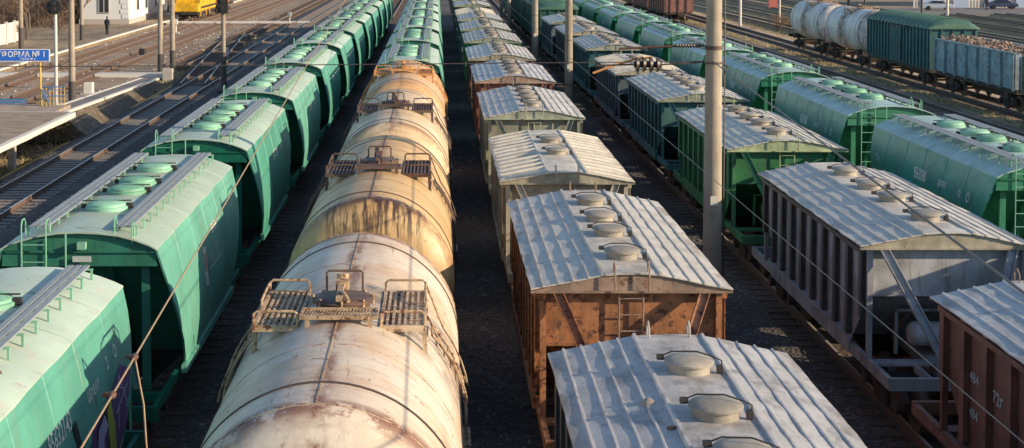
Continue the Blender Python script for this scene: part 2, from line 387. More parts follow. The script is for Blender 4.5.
# left field: rusty tracks
bed('rusty_ballast_bed', -30.9, -20.0, 55, 420, -.30, 'ballast_r', .4)
track(-24.6, 20, 330, -.08, seed=20, sl='sleeper_b'); track(-28.6, 20, 330, -.08, seed=21, sl='sleeper_b')
track(-19.6, 112, 330, -.1, seed=22, top='rail_top', skew=0)
track(-15.3, 96, 150, 0.012, seed=23, skew=R(4.6)).location = (-8.0, 0, .012)
tag(MB().box(-17.55,-17.45,20,101,-.55,-.42).build('old_rail', 'yellow'), 'thin rusty length of rail lying on gravel beside the empty left track', 'rail')
# right field
bed('track_ballast_bed', 24.9, 34.2, -6, 420, -.19, 'ballast_r', .9)
track(27.0, 5, 330, seed=30); track(31.8, 5, 330, seed=31)
for i, x in enumerate((38.5, 43.5, 48.5, 55, 61, 67, 73.5, 80)):
    bed('track_ballast_bed', x-1.2, x+1.2, 60, 420 if x < 62 else 195, -.27, 'drygrass', .4); track(x, 60, 360 if x < 62 else 195, -.1, seed=40+i, sl='sleeper_t')
strip('dry_grass_verge', 17.9, 23.6, -5, 420, -.56, 'drygrass')
strip('dry_grass_verge', 35.3, 130, 60, 196.9, -.57, 'drygrass'); strip('dry_grass_verge', 35.3, 62.4, 197, 420, -.57, 'drygrass')
strip('dry_grass_verge', 28.95, 29.85, 5, 420, -.17, 'drygrass')
strip('station_road', 62.5, 150, 199, 219, -.52, 'asphalt')

# ------------------------------------------------------------------ rolling-stock parts
def bogie(parent, y, mat='bogie'):
    m = MB()
    for s_ in (-1, 1):
        x = s_*1.02
        m.prism([(x-.06,y-1.15,.62),(x-.06,y-.95,.72),(x-.06,y-.45,.78),(x-.06,y+.45,.78),(x-.06,y+.95,.72),(x-.06,y+1.15,.62),(x-.06,y+1.1,.42),
                 (x-.06,y+.75,.46),(x-.06,y+.38,.22),(x-.06,y-.38,.22),(x-.06,y-.75,.46),(x-.06,y-1.1,.42)], (.12,0,0))
        for k in (-.25,-.08,.09,.26): m.cyl((x+s_*.1,y+k,.3), (x+s_*.1,y+k,.62), .075, n=8)
        for k in (-.925,.925): m.cyl((x-.1*s_,y+k,.475),(x+.17*s_,y+k,.475), .13, n=10)
    m.box(-1.15,1.15,y-.2,y+.2,.55,.8)
    b = m.build('bogie', mat, parent, bevel=0)
    for k in (-.925, .925):
        a = MB(); a.cyl((-.9,y+k,.475),(.9,y+k,.475), .07, n=8)
        for s_ in (-1, 1):
            a.lathe([(-.065,.40),(-.065,.475),(0,.478),(.065,.44),(.065,.38)] if s_ > 0 else [(-.065,.38),(-.065,.44),(0,.478),(.065,.475),(.065,.40)], (s_*.76,y+k,.475), 'x', 20)
        a.build('wheelset', 'wheel', b)
def coupler(parent, s_, yb, reach=.52):
    m = MB(); y1 = yb+reach
    m.box(-.11,.11,min(s_*yb,s_*(y1-.2)),max(s_*yb,s_*(y1-.2)),.93,1.15)
    ys = sorted((s_*(y1-.22), s_*y1)); m.box(-.2,.12,ys[0],ys[1],.88,1.2); m.box(.05,.24,ys[0],ys[0]+.12,.95,1.12)
    m.tube([(.45,s_*yb,.95),(.47,s_*(yb+.2),.75),(.4,s_*(yb+.45),.65),(.25,s_*(yb+.55),.85)], .035, 6)
    m.build('coupler', 'dark', parent)
def ladder(m, x, y, z0, z1, w_=.38, r=.017, step=.3):
    for s_ in (-1, 1): m.tube([(x+s_*w_/2,y,z0),(x+s_*w_/2,y,z1)], r, 6)
    z = z0+.2
    while z < z1: m.tube([(x-w_/2,y,z),(x+w_/2,y,z)], r*.85, 5); z += step
def text_mesh(txt, size, fn, name, mat, parent, sx=1.0):
    cu = bpy.data.curves.new(name, 'FONT'); cu.body = txt; cu.size = size; cu.resolution_u = 2; cu.offset = size*.012
    ob = bpy.data.objects.new(name, cu); col.objects.link(ob)
    dg = bpy.context.evaluated_depsgraph_get(); me = bpy.data.meshes.new_from_object(ob.evaluated_get(dg))
    bpy.data.objects.remove(ob)
    me.name = name
    for v in me.vertices: v.co = Vector(fn(v.co.x*sx, v.co.y))
    me.materials.clear(); me.materials.append(M[mat])
    o = bpy.data.objects.new(name, me); col.objects.link(o); o.parent = parent
    return o

# ---- curved green hopper
PROF = [(1.36,3.70),(1.45,3.36),(1.53,3.0),(1.59,2.6),(1.62,2.2),(1.62,1.8),(1.58,1.45),(1.54,1.22)]
def px_at(z):
    for (xa, za), (xb, zb) in zip(PROF, PROF[1:]):
        if za >= z >= zb: return xa + (xb-xa)*(za-z)/(za-zb)
    return 1.55
RP = [(0,4.02),(.35,4.005),(.7,3.955),(1.0,3.875),(1.22,3.79),(1.36,3.715)]
RPF = [(-x, z) for x, z in RP[::-1]] + RP[1:]
def rz(x):
    x = abs(x)
    for (xa, za), (xb, zb) in zip(RP, RP[1:]):
        if xa <= x <= xb: return za+(zb-za)*(x-xa)/(xb-xa)
    return 3.7
HL = 4.72
def make_green_hopper():
    t = thing('cement_hopper_wagon', (0,0,0), '', 'hopper wagon')
    body = MB()
    for s_ in (-1, 1):
        rows = []
        for x, z in PROF:
            ye = HL - .42*(3.7-z)**1.6
            rows.append([(s_*x, -ye+2*ye*k/12, z) for k in range(13)])
        body.sheet(rows, (-s_*.035,0,0))
        body.box(min(s_*1.5,s_*1.6), max(s_*1.5,s_*1.6), -3.2, 3.2, 1.10, 1.24)
    b = body.build('body', 'green', t)
    for s_ in (-1,1):
        for k in (-3.1,-1.55,0,1.5,3.1):
            MB().tube([(s_*(x+.001),k,z) for x, z in PROF if z > 1.5], .007, 4).build('weld_seam', 'green', b)
    rf = MB()
    rows = [[(x + (math.sin(k*1.7+x*3)*.004), -HL-.03+2*(HL+.03)*k/16, z+random.uniform(-.006,.006)) for k in range(17)] for x, z in RPF]
    rf.sheet(rows, (0,0,-.03)); roof = rf.build('roof', 'green_roof', t)
    for k in (-3.1,-1.55,0,1.5,3.1):
        MB().tube([(x,k,z+.001) for x, z in RPF], .009, 4).build('weld_seam', 'green_roof', roof)
    for s_ in (-1, 1):
        e = MB(); y = s_*(HL-.06)
        poly = [(-1.34,y,3.45)] + [(x*.985,y,z-.035) for x, z in RPF] + [(1.34,y,3.45)]
        e.prism(poly, (0,-s_*.04,0))
        e.box(-1.35,1.35,min(y,y+s_*.04),max(y,y+s_*.04),3.64,3.675); e.box(-1.35,1.35,min(y,y-s_*.14),max(y,y-s_*.14),3.40,3.45)
        e.sheet([[(-1.36,s_*4.5,3.44),(0,s_*4.5,3.44),(1.36,s_*4.5,3.44)],[(-1.5,s_*3.55,2.5),(0,s_*3.55,2.5),(1.5,s_*3.55,2.5)],
                 [(-1.5,s_*2.15,1.2),(0,s_*2.15,1.2),(1.5,s_*2.15,1.2)]], (0,-s_*.03,0))
        for x in (-.5,.5): e.bar((x,s_*4.55,3.4),(x*.8,s_*2.25,1.2), .06,.1,(0,0,1))
        for x in (-1.1,1.1): e.bar((x,s_*4.4,3.44),(x,s_*4.4,1.16), .14,.08,(0,1,0))
        e.bar((-.95,s_*4.6,1.2),(-.45,s_*3.7,2.5), .08,.08); e.bar((.95,s_*4.6,1.2),(.45,s_*3.7,2.5), .08,.08)
        e.build('end_wall', 'green_end', t)
    for y in (2.3,.45,-.65,-2.45):
        h = MB().lathe([(-.05,.40),(.05,.40),(.06,.365),(.10,.36),(.135,.3),(.15,.15),(.152,0)], (0,y,4.02), 'z', 28).build('hatch', 'green_bright', t)
        c = MB(); c.box(.36,.48,y-.05,y+.05,4.02,4.12); c.bar((-.46,y,4.16),(.46,y,4.17), .03,.02); c.box(-.48,-.4,y-.04,y+.04,4.02,4.1); c.build('hatch_clamp', 'dark', h)
    for s_ in (-1, 1):
        m = MB()
        for k in (.57,.69,.81): m.box(min(s_*k,s_*(k+.085)),max(s_*k,s_*(k+.085)),-4.55,4.55,4.06,4.085)
        rb = m.build('running_board', 'board', t)
        m = MB(); y = -4.4
        while y < 4.5:
            m.box(min(s_*.56,s_*.97),max(s_*.56,s_*.97),y-.02,y+.02,4.03,4.055); m.bar((s_*.95,y,4.04),(s_*.95,y,rz(.95)-.01), .03,.03); m.bar((s_*.58,y,4.04),(s_*.58,y,rz(.58)-.01), .03,.03); y += .63
        m.build('bracket', 'green_bright', rb)
    for s_ in (-1,):
        m = MB(); x = s_*.75; y = s_*(HL+.1)
        ladder(m, x, y, 1.2, 3.95, .42, .015)
        for k in (-.21, .21):
            m.tube([(x+k,y,3.9),(x+k,y,4.12),(x+k,y-s_*.07,4.22),(x+k,y-s_*.2,4.22),(x+k,y-s_*.27,4.14),(x+k,y-s_*.27,3.92)], .014, 6)
        m.tube([(x+s_*-.55,y,1.2),(x+s_*-.55,y,4.0)], .016, 6)
        m.tube([(-s_*.62,s_*4.7,3.9),(-s_*.62,s_*4.7,4.2),(-s_*.62,s_*4.6,4.27),(-s_*.62,s_*4.5,4.2),(-s_*.62,s_*4.5,4.0)], .014, 6)
        m.tube([(-s_*.92,s_*4.7,3.8),(-s_*.92,s_*4.7,4.15),(-s_*.92,s_*4.6,4.2),(-s_*.92,s_*4.5,3.85)], .014, 6)
        m.build('ladder', 'rail_green', t)
    u = MB(); u.box(-.3,.3,-5.5,5.5,.92,1.15); 
    for s_ in (-1, 1):
        u.box(-1.5,1.5,min(s_*5.45,s_*5.55),max(s_*5.45,s_*5.55),.95,1.2); 
        for x in (-1.45, 1.37): u.box(x,x+.08,min(s_*2.6,s_*5.45),max(s_*2.6,s_*5.45),1.0,1.16)
        u.box(-1.37,1.37,min(s_*4.5,s_*4.62),max(s_*4.5,s_*4.62),1.0,1.15)
        u.box(-1.37,-.4,min(s_*4.62,s_*5.45),max(s_*4.62,s_*5.45),1.1,1.13); u.cyl((-.8,s_*3.9,1.32),(.8,s_*3.9,1.32),.2,n=14)
    u.build('underframe', 'green_end', t)
    c = MB()
    for y in (-1.6, 0, 1.6): c.loft([[(-1.4,y-.75,1.25),(1.4,y-.75,1.25),(1.4,y+.75,1.25),(-1.4,y+.75,1.25)],[(-.6,y-.3,.45),(.6,y-.3,.45),(.6,y+.3,.45),(-.6,y+.3,.45)]], True, True)
    c.build('discharge_chute', 'dark', t)
    m = MB()
    for s_ in (-1, 1):
        x = s_*1.3; m.tube([(x,s_*5.5,1.2),(x,s_*5.5,2.0),(x*.8,s_*5.5,2.08),(x*.62,s_*5.5,2.0),(x*.62,s_*5.5,1.2)], .018, 6); m.tube([(x,s_*5.5,1.7),(x*.62,s_*5.5,1.7)], .015, 6)
    m.build('handrail', 'rail_green', t)
    for s_ in (-1, 1): bogie(t, s_*3.9); coupler(t, s_, 5.5)
    return t
def side_text(parent, txt, size, s_, y, z, name='lettering', mat='white', sx=1.0):
    # reads near->far on the +X side, far->near on the -X side
    return text_mesh(txt, size, lambda u, v: (s_*(px_at(z+v)+.014), y + (u if s_ > 0 else -u), z+v), name, mat, parent, sx)
def poly_side(parent, pts, name, mat, off=.012, s_=1):
    m = MB(); c = Vector((sum(p[0] for p in pts)/len(pts), sum(p[1] for p in pts)/len(pts)))
    pts2 = pts + [pts[0]]
    rings = []
    for f in (1, .66, .33, .02):
        rings.append([(s_*(px_at(min(3.69,c[1]+(p[1]-c[1])*f))+off), c[0]+(p[0]-c[0])*f, c[1]+(p[1]-c[1])*f) for p in pts])
    m.loft(rings, True, False); return m.build(name, mat, parent)

ORD = ['nearest the camera','second from the camera','third from the camera','fourth from the camera','fifth from the camera','sixth from the camera','seventh from the camera','eighth from the camera','ninth from the camera','tenth from the camera','eleventh from the camera','twelfth from the camera','thirteenth from the camera','fourteenth from the camera']
JR = random.Random(99)
def setup(o, x, y, label, cat, group, z=0):
    if y > 45: y += JR.uniform(-.12,.12); z += JR.uniform(-.03,.03); x += JR.uniform(-.02,.02)
    o.location = (x, y, z); tag(o, label, cat, group); o['label'] = label; o['category'] = cat; o['group'] = group
gh = make_green_hopper(); GT = tree_of(gh)
P = 12.27
yA = 18.1
first = True
hoppers_A, hoppers_F = [], []
for i in range(12):
    o = gh if first else dup_tree(GT); first = False
    extra = ', with graffiti' if i == 0 else (', red-white mark' if i == 1 else '')
    setup(o, XA, yA+i*P, 'green curved-sided hopper left of the tank cars, '+ORD[i]+extra, 'hopper wagon', 'green hopper wagons left of the tank cars')
    hoppers_A.append(o)
yE = 69.2
for i in range(8):
    o = dup_tree(GT)
    setup(o, XB, yE+i*P, 'green hopper in the row behind the tank cars, '+ORD[i].replace('the camera','the orange tank') if i else 'green hopper coupled directly behind the orange tank car', 'hopper wagon', 'green hopper wagons behind the tank cars')
yF = 38.3
for i in range(-1, 11):
    o = dup_tree(GT, None, {M['green'].name: M['green_deep'], M['green_roof'].name: M['green_roof_cool'], M['green_end'].name: M['green_end_lit']})
    k = i
    if i == -1:
        continue_y = yF-P
    setup(o, XF, yF+i*P, 'teal green hopper in the far right green row, '+ORD[i+1], 'hopper wagon', 'green hopper wagons in the right row')
    hoppers_F.append(o)
# lettering
for i, o in enumerate(hoppers_A[:8]):
    if i != 1: side_text(o, '95632143' if i == 0 else '95630380', .33, 1, -.45, 2.84, sx=.85)
    if i != 1: side_text(o, 'ЦЕМЕНТ', .19, 1, 1.55, 2.88, sx=.85)
    else: side_text(o, 'ЦЕМЕНТ', .24, 1, .3, 3.0, sx=.85)
    side_text(o, '2', .26, 1, 2.75, 2.98); side_text(o, 'О', .26, 1, 3.25, 3.0)
for i, o in enumerate(hoppers_F[:8]):
    side_text(o, '95630380', .40, -1, .55, 2.9, sx=.6); side_text(o, 'ЦЕМЕНТ', .2, -1, -1.3, 2.98, sx=.75)
    side_text(o, 'о', .3, -1, -2.75, 2.95); side_text(o, 'О', .3, -1, -3.3, 2.92); side_text(o, 'Т·п', .26, -1, 3.9, 2.85)
a2 = hoppers_A[1]
poly_side(a2, [(-1.0,2.2),(-.62,2.12),(-.6,2.9),(-.98,2.98)], 'logo_panel', 'faded')
poly_side(a2, [(-.92,2.5),(-.7,2.45),(-.68,2.78),(-.9,2.84)], 'logo_mark', 'pinkmark', .02)
side_text(a2, 'МОНОЛІТ', .34, 1, -.45, 2.5, mat='faded', sx=.85)
poly_side(a2, [(-.45,2.40),(1.2,2.40),(1.2,2.44),(-.45,2.44)], 'logo_underline', 'faded', .014)
a1 = hoppers_A[0]
poly_side(a1, [(1.3,2.2),(1.7,2.55),(2.6,2.6),(3.5,2.85),(4.1,2.6),(3.6,1.9),(2.9,1.6),(1.6,1.6)], 'graffiti_background', 'purple', .01)
for j, (pts, mt) in enumerate([([(1.75,1.85),(1.85,2.4),(2.25,2.5),(2.4,2.3),(2.1,2.2),(2.25,1.9)], 'lilac'), ([(2.5,1.9),(2.4,2.5),(2.65,2.6),(2.8,2.2),(2.9,1.8)], 'lime'),
                               ([(1.2,1.75),(1.5,2.15),(1.7,2.25),(1.6,1.85)], 'lilac')]):
    cx_ = sum(p[0] for p in pts)/len(pts); cz_ = sum(p[1] for p in pts)/len(pts)
    poly_side(a1, [(cx_+(p[0]-cx_)*1.2, cz_+(p[1]-cz_)*1.16) for p in pts], 'graffiti_outline', 'black', .016)
    poly_side(a1, pts, 'graffiti_shape', mt, .022)
m = MB()
for pa, pb in (((3.1,2.0),(3.3,2.75)),((3.3,2.75),(3.6,2.3)),((2.95,2.3),(3.75,2.5)),((3.2,2.6),(3.5,2.5))):
    m.bar((px_at(pa[1])+.02,pa[0],pa[1]),(px_at(pb[1])+.02,pb[0],pb[1]), .02,.004,(1,0,0))
m.build('graffiti_scribble', 'faded', a1)
poly_side(a1, [(.62,2.86),(.8,2.9),(1.12,2.2),(.98,2.15)], 'graffiti_stroke', 'black', .03)
poly_side(a1, [(.1,2.62),(.25,2.66),(.95,2.2),(.85,2.08)], 'graffiti_stroke', 'black', .033)
# warning plate and lamp on the end beam
for k, o in enumerate(hoppers_A[:6]):
    m = MB(); m.box(-.1,.22,-HL-.012,-HL+.04-.06-.005,3.49,3.59); m.build('warning_plate', 'faded', o)
    m = MB(); m.prism([(-.07,-HL-.02,3.49),(.03,-HL-.02,3.49),(-.02,-HL-.02,3.58)], (0,.006,0)); m.build('warning_triangle', 'redmark', o)
    m = MB(); m.box(0,.14,-HL-.12,-HL+.02,3.72,3.84); m.build('marker_bracket', 'green_bright', o)

# ---- tank car
def make_tank():
    t = thing('tank_car', (0,0,0), '', 'tank car'); r = 1.6; za = 2.55
    prof = [(-5.2,.0)] + [(-4.65-.55*math.cos(a), r*math.sin(a)**.8) for a in [R(k) for k in (6,14,24,36,48,60,72,82)]]
    cyl_ = [(-4.65+9.3*k/24, r) for k in range(25)]
    prof = prof + cyl_ + [(-y, q) for y, q in prof[::-1]]
    MB().lathe(prof, (0,0,za), 'y', 72).build('tank_shell', 'cream', t) if False else MB().lathe(prof, (0,0,za), 'y', 72).build('tank_shell', 'tank1', t)
    for y in (-3.88, 3.88):
        m = MB(); m.lathe([(-.022,r),(-.022,r+.014),(.022,r+.014),(.022,r)], (0,y,za), 'y', 72); m.build('strap_band', 'rubber', t)
    m = MB()
    for y in (-4.66,-2.3,2.3,4.66): m.lathe([(-.015,r-.01),(0,r+.006),(.015,r-.01)], (0,y,za), 'y', 72)
    for x in (-.02,): m.bar((x,-4.6,za+r+.0),(x,-.6,za+r+.0), .02,.012); m.bar((x,.6,za+r),(x,4.6,za+r), .02,.012)
    m.build('weld_seam', 'rustfit', t)
    zt = za+r
    h = MB().lathe([(-.1,.36),(.06,.36),(.06,.41),(.09,.42),(.11,.40),(.13,.3),(.14,.1),(.14,0)], (0,-.33,zt), 'z', 32).build('hatch', 'darkrust', t)
    c = MB(); c.bar((-.03,-.75,zt+.17),(-.05,.3,zt+.19), .08,.06); c.box(-.12,.05,.0,.2,zt+.1,zt+.24); c.cyl((-.04,.25,zt+.1),(-.04,.25,zt+.3), .1,.08,12); c.tube([(-.05,-.4,zt+.18),(.03,-.6,zt+.22),(.1,-.72,zt+.14)], .03, 6)
    for a in range(8): c.cyl((.4*math.cos(a*.785),-.33+.4*math.sin(a*.785),zt+.02),(.4*math.cos(a*.785),-.33+.4*math.sin(a*.785),zt+.14), .025, n=6)
    c.build('hatch_clamp', 'rustfit', h)
    m = MB(); m.tube([(-.27,.4,zt-.02),(-.27,.4,zt+.27),(-.24,.4,zt+.3),(.2,.4,zt+.3),(.23,.4,zt+.27),(.23,.4,zt-.02)], .016, 6)
    m.build('guard_rail', 'darkrust', t)
    # step grating in front of the hatch
    m = MB(); gz = zt+.08; g0 = -.35
    m.box(-.5,.5,g0-.98,g0-.94,gz-.03,gz+.02); m.box(-.5,.5,g0-.57,g0-.53,gz-.03,gz+.02); m.box(-.5,-.46,g0-.94,g0-.57,gz-.03,gz+.02); m.box(.46,.5,g0-.94,g0-.57,gz-.03,gz+.02)
    for k in range(22): x = -.45+k*.0425; m.bar((x,g0-.93,gz),(x+.04,g0-.58,gz), .012,.02); m.bar((x+.04,g0-.93,gz-.004),(x,g0-.58,gz-.004), .012,.016)
    for x in (-.4,.4): m.box(x-.03,x+.03,g0-.97,g0-.92,gz-.22,gz-.03)
    m.build('step_grating', 'rustfit', t)
    pz = zt-.085
    for s_ in (-1, 1):
        xa, xb = .52, 1.12
        f = MB()
        for y in (-.98, .94): f.box(min(s_*xa,s_*xb),max(s_*xa,s_*xb),y,y+.04,pz-.06,pz+.02)
        for x in (xa, xb-.04): f.box(min(s_*x,s_*(x+.04)),max(s_*x,s_*(x+.04)),-.94,.94,pz-.06,pz+.02)
        for x in (xa+.05, xb-.03):
            for y in (-.85, .85): f.bar((s_*x,y,pz-.05),(s_*(x+.02),y,za+math.sqrt(max(.01, r*r-x*x))-.04), .06,.06)
        pf = f.build('platform', 'rustfit', t); pf.location.y = -.2
        m = MB()
        for k in range(7): x = xa+.075+k*.078; m.box(min(s_*x,s_*(x+.034)),max(s_*x,s_*(x+.034)),-.94,.94,pz-.02,pz+.012)
        for k in range(14): y = -.85+k*.13; m.box(min(s_*(xa+.04),s_*(xb-.04)),max(s_*(xa+.04),s_*(xb-.04)),y,y+.015,pz-.03,pz-.004)
        m.build('grating', 'rustfit', pf)
        m = MB(); q = .018
        a_, b_ = s_*(xa+.02), s_*(xb-.02)
        m.tube([(a_,.96,pz),(a_,.96,pz+.13),(a_+s_*.04,.96,pz+.17),(b_-s_*.04,.96,pz+.17),(b_,.96,pz+.13),(b_,.96,pz)], q, 6)
        m.tube([(a_,-.96,pz),(a_,-.96,pz+.17),(a_+s_*.04,-.96,pz+.2),(b_-s_*.04,-.96,pz+.2),(b_,-.96,pz+.17),(b_,-.96,pz)], q, 6)
        m.tube([(b_,.96,pz+.14),(b_,.3,pz+.14),(b_+s_*.02,.1,pz+.08),(b_,0,pz)], q, 6)
        # curved handrails down the flank
        def fl(off, y0_, y1_, n=9):
            pts = []
            for k in range(n):
                a = R(44-44*1.0*k/(n-1)); pts.append((s_*(r+off)*math.cos(a), y0_+(y1_-y0_)*k/(n-1), za+(r+off)*math.sin(a)))
            return pts
        m.tube([(b_,.9,pz+.14)]+fl(.12,.75,.38)[1:-2]+[(s_*(r+.03),.3,za+.5)], .013, 6); m.tube([(b_,-.2,pz+.02)]+fl(.1,-.2,-.28)[1:-2]+[(s_*(r+.03),-.28,za+.5)], .013, 6)
        m.build('railing', 'rustfit', pf)
        m = MB(); A = fl(.06,.32,.28,8)+[(s_*1.67,.28,1.5)]; B = fl(.06,-.18,-.2,8)+[(s_*1.67,-.2,1.5)]
        m.tube(A, .024, 6); m.tube(B, .024, 6)
        for p_, q_ in zip(A, B): m.tube([p_, q_], .018, 5)
        for z in (2.25,1.95,1.65): m.tube([(s_*1.67,.28,z),(s_*1.67,-.2,z)], .018, 5)
        m.box(min(s_*1.5,s_*1.72),max(s_*1.5,s_*1.72),-.35,.42,2.2,2.24)
        m.build('ladder', 'rustfit', t)
    u = MB(); u.box(-.3,.3,-5.6,5.6,.95,1.2)
    for s_ in (-1, 1):
        u.box(-1.45,1.45,min(s_*5.5,s_*5.6),max(s_*5.5,s_*5.6),.95,1.22); u.box(-1.4,1.4,min(s_*3.5,s_*4.3),max(s_*3.5,s_*4.3),.95,1.3)
        u.box(-1.4,-.3,min(s_*4.9,s_*5.5),max(s_*4.9,s_*5.5),1.16,1.2)
    u.build('underframe', 'bogie', t)
    m = MB()
    for s_ in (-1, 1):
        m.tube([(-1.4,s_*5.55,1.2),(-1.4,s_*5.55,2.2),(-1.3,s_*5.55,2.28),(1.3,s_*5.55,2.28),(1.4,s_*5.55,2.2),(1.4,s_*5.55,1.2)], .02, 6); m.tube([(-1.4,s_*5.55,1.75),(1.4,s_*5.55,1.75)], .016, 6)
    m.build('end_railing', 'darkrust', t)
    for s_ in (-1, 1): bogie(t, s_*3.9); coupler(t, s_, 5.6, .42)
    return t
tk = make_tank(); TT = tree_of(tk)
cream = M['tank1']
names = [('cream rust-streaked tank car nearest the camera, slatted platforms beside its hatch', None), ('yellow ochre tank car with black drips down its rounded end', 'tank2'),
         ('sand yellow tank car with a pale band, third from the camera', 'tank3'), ('orange tank car just in front of the green hoppers', 'tank4')]
for i, (lab, mt) in enumerate(names):
    o = tk if i == 0 else dup_tree(TT, None, {cream.name: M[mt], **({M['rustfit'].name: M['darkrust']} if i in (1,2) else {M['rustfit'].name: M['orangefit'], M['darkrust'].name: M['orangefit']})})
    setup(o, XB, (20.2, 32.9, 45.1, 57.6)[i], lab, 'tank car', 'tank cars in the centre row')

# ---- box hopper with ribbed sides and low pitched roof
EZ, CZ = 3.32, 3.57
def make_box_hopper(beads=False, hatches=(2.42,.6,-.9,-2.88)):
    t = thing('ribbed_hopper_wagon', (0,0,0), '', 'hopper wagon')
    rnd = random.Random(5); RL = 4.17
    b = MB()
    zs = (3.30, 2.38, 1.9, 1.35); ye = (4.02, 4.02, 3.65, 3.1)
    for s_ in (-1, 1):
        b.sheet([[(s_*1.47, -e+2*e*k/8, z) for k in range(9)] for z, e in zip(zs, ye)], (-s_*.03,0,0))
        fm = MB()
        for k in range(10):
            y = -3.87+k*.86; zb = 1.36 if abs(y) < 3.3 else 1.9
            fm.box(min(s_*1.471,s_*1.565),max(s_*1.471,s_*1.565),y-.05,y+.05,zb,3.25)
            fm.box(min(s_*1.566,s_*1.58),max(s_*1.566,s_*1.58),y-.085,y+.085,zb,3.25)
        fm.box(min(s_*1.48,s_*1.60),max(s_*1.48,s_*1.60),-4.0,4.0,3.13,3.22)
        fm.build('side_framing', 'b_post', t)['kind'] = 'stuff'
        b.box(min(s_*1.47,s_*1.59),max(s_*1.47,s_*1.59),-3.1,3.1,1.29,1.355)
        b.box(min(s_*1.40,s_*1.5),max(s_*1.40,s_*1.5),-4.10,-4.02,1.15,3.27); b.box(min(s_*1.40,s_*1.5),max(s_*1.40,s_*1.5),4.02,4.10,1.15,3.27)
    b.build('body', 'b_rust', t)
    for s_ in (-1, 1):
        e = MB(); e.sheet([[(x,s_*4.0,z) for x in (-1.47,-.5,.5,1.47)] for z in (3.30,2.38)], (0,-s_*.03,0))
        e.sheet([[(x,s_*y,z) for x in (-1.46,-.5,.5,1.46)] for y, z in ((3.97,2.375),(2.2,1.1))], (0,-s_*.03,0))
        e.box(-1.47,1.47,min(s_*4.0,s_*4.07),max(s_*4.0,s_*4.07),2.35,2.40)
        e.prism([(-.45,s_*3.9,2.3),(-.4,s_*3.9,2.3),(-.4,s_*2.3,1.15),(-.45,s_*2.3,1.15)], (0,s_*.12,0)); e.prism([(.45,s_*3.9,2.3),(.4,s_*3.9,2.3),(.4,s_*2.3,1.15),(.45,s_*2.3,1.15)], (0,s_*.12,0))
        e.build('end_wall', 'b_rust', t)
    for s_ in (-1, 1):
        for q in (-1, 1):
            m = MB(); p0 = Vector((q*1.2,s_*4.13,3.24)); p1 = Vector((q*.3,s_*5.2,1.2))
            m.bar(p0, p1, .17,.02,(0,s_,.4)); m.bar(p0+Vector((q*.08,s_*.03,0)),p1+Vector((q*.08,s_*.03,0)), .015,.09,(0,s_,.4)); m.bar(p0-Vector((q*.08,-s_*.03,0)),p1-Vector((q*.08,-s_*.03,0)), .015,.09,(0,s_,.4))
            m.build('diagonal_brace', 'b_rust', t)
    # roof
    rp = [(-1.66,EZ),(-1.25,EZ+.083),(-.85,EZ+.163),(-.47,CZ-.012),(-.2,CZ+.004),(.2,CZ+.004),(.47,CZ-.012),(.85,EZ+.163),(1.25,EZ+.083),(1.66,EZ)]
    def rh(x):
        for (xa, za), (xb, zb) in zip(rp, rp[1:]):
            if xa <= x <= xb: return za+(zb-za)*(x-xa)/(xb-xa)
        return EZ
    m = MB(); m.sheet([[(x+rnd.uniform(-.008,.008)*(abs(x) > 1.6), -RL+2*RL*k/22, z+rnd.uniform(-.009,.009)) for k in range(23)] for x, z in rp], (0,0,-.022))
    rf = m.build('roof', 'roofA', t, ang=50)
    m = MB()
    for x in (-1.45,-1.2,-.95,-.7,-.47,.47,.7,.95,1.2,1.45):
        wd = .024 if abs(x) > .5 else .04; hh = .03 if abs(x) > .5 else .045
        rings = []
        for k in range(27):
            y = -RL-.01+2*(RL+.01)*k/26; dx = rnd.uniform(-.005,.005); z = rh(x)-.012
            rings.append([(x-wd+dx,y,z),(x-wd*.45+dx,y,z+hh),(x+wd*.45+dx,y,z+hh+.002),(x+wd+dx,y,z)])
        if not beads or abs(x) < .5: m.loft(rings, True, True)
    if beads:
        for k in range(13):
            y = -3.9+k*.65
            for s_ in (-1, 1): m.tube([(s_*1.6,y,rh(s_*1.6)),(s_*1.2,y,rh(s_*1.2)+.015),(s_*.85,y,rh(s_*.85)+.015),(s_*.52,y,CZ-.01)], .05, 6)
    m.build('roof_rib', 'roofA', rf)['kind'] = 'stuff' if False else 'stuff'
    for s_ in (-1, 1):
        m = MB(); y = s_*(RL-.04)
        m.prism([(-1.63,y,EZ-.04)]+[(x*.985,y,z-.03) for x, z in rp[1:-1]]+[(1.63,y,EZ-.04)], (0,-s_*.03,0))
        m.box(-1.66,1.66,min(y,y+s_*.06),max(y,y+s_*.06),EZ-.065,EZ-.035)
        m.build('gable_plate', 'hatchA', t)
    for y in hatches:
        h = MB().lathe([(-.03,.27),(.09,.27),(.10,.315),(.125,.32),(.145,.30),(.17,.18),(.18,0)], (0,y,CZ+.01), 'z', 32).build('hatch', 'hatchA', t)
        c = MB(); z = CZ+.195
        c.tube([(-.36,y+.12,z-.04),(-.2,y+.1,z+.03),(.1,y+.02,z+.05),(.3,y-.05,z+.0),(.40,y-.08,z-.04),(.40,y-.08,z-.19)], .010, 6)
        c.box(-.39,-.30,y+.09,y+.17,z-.08,z-.02); c.box(.34,.41,y-.13,y-.05,z-.19,z-.1)
        c.build('hatch_lever', 'dark', h)
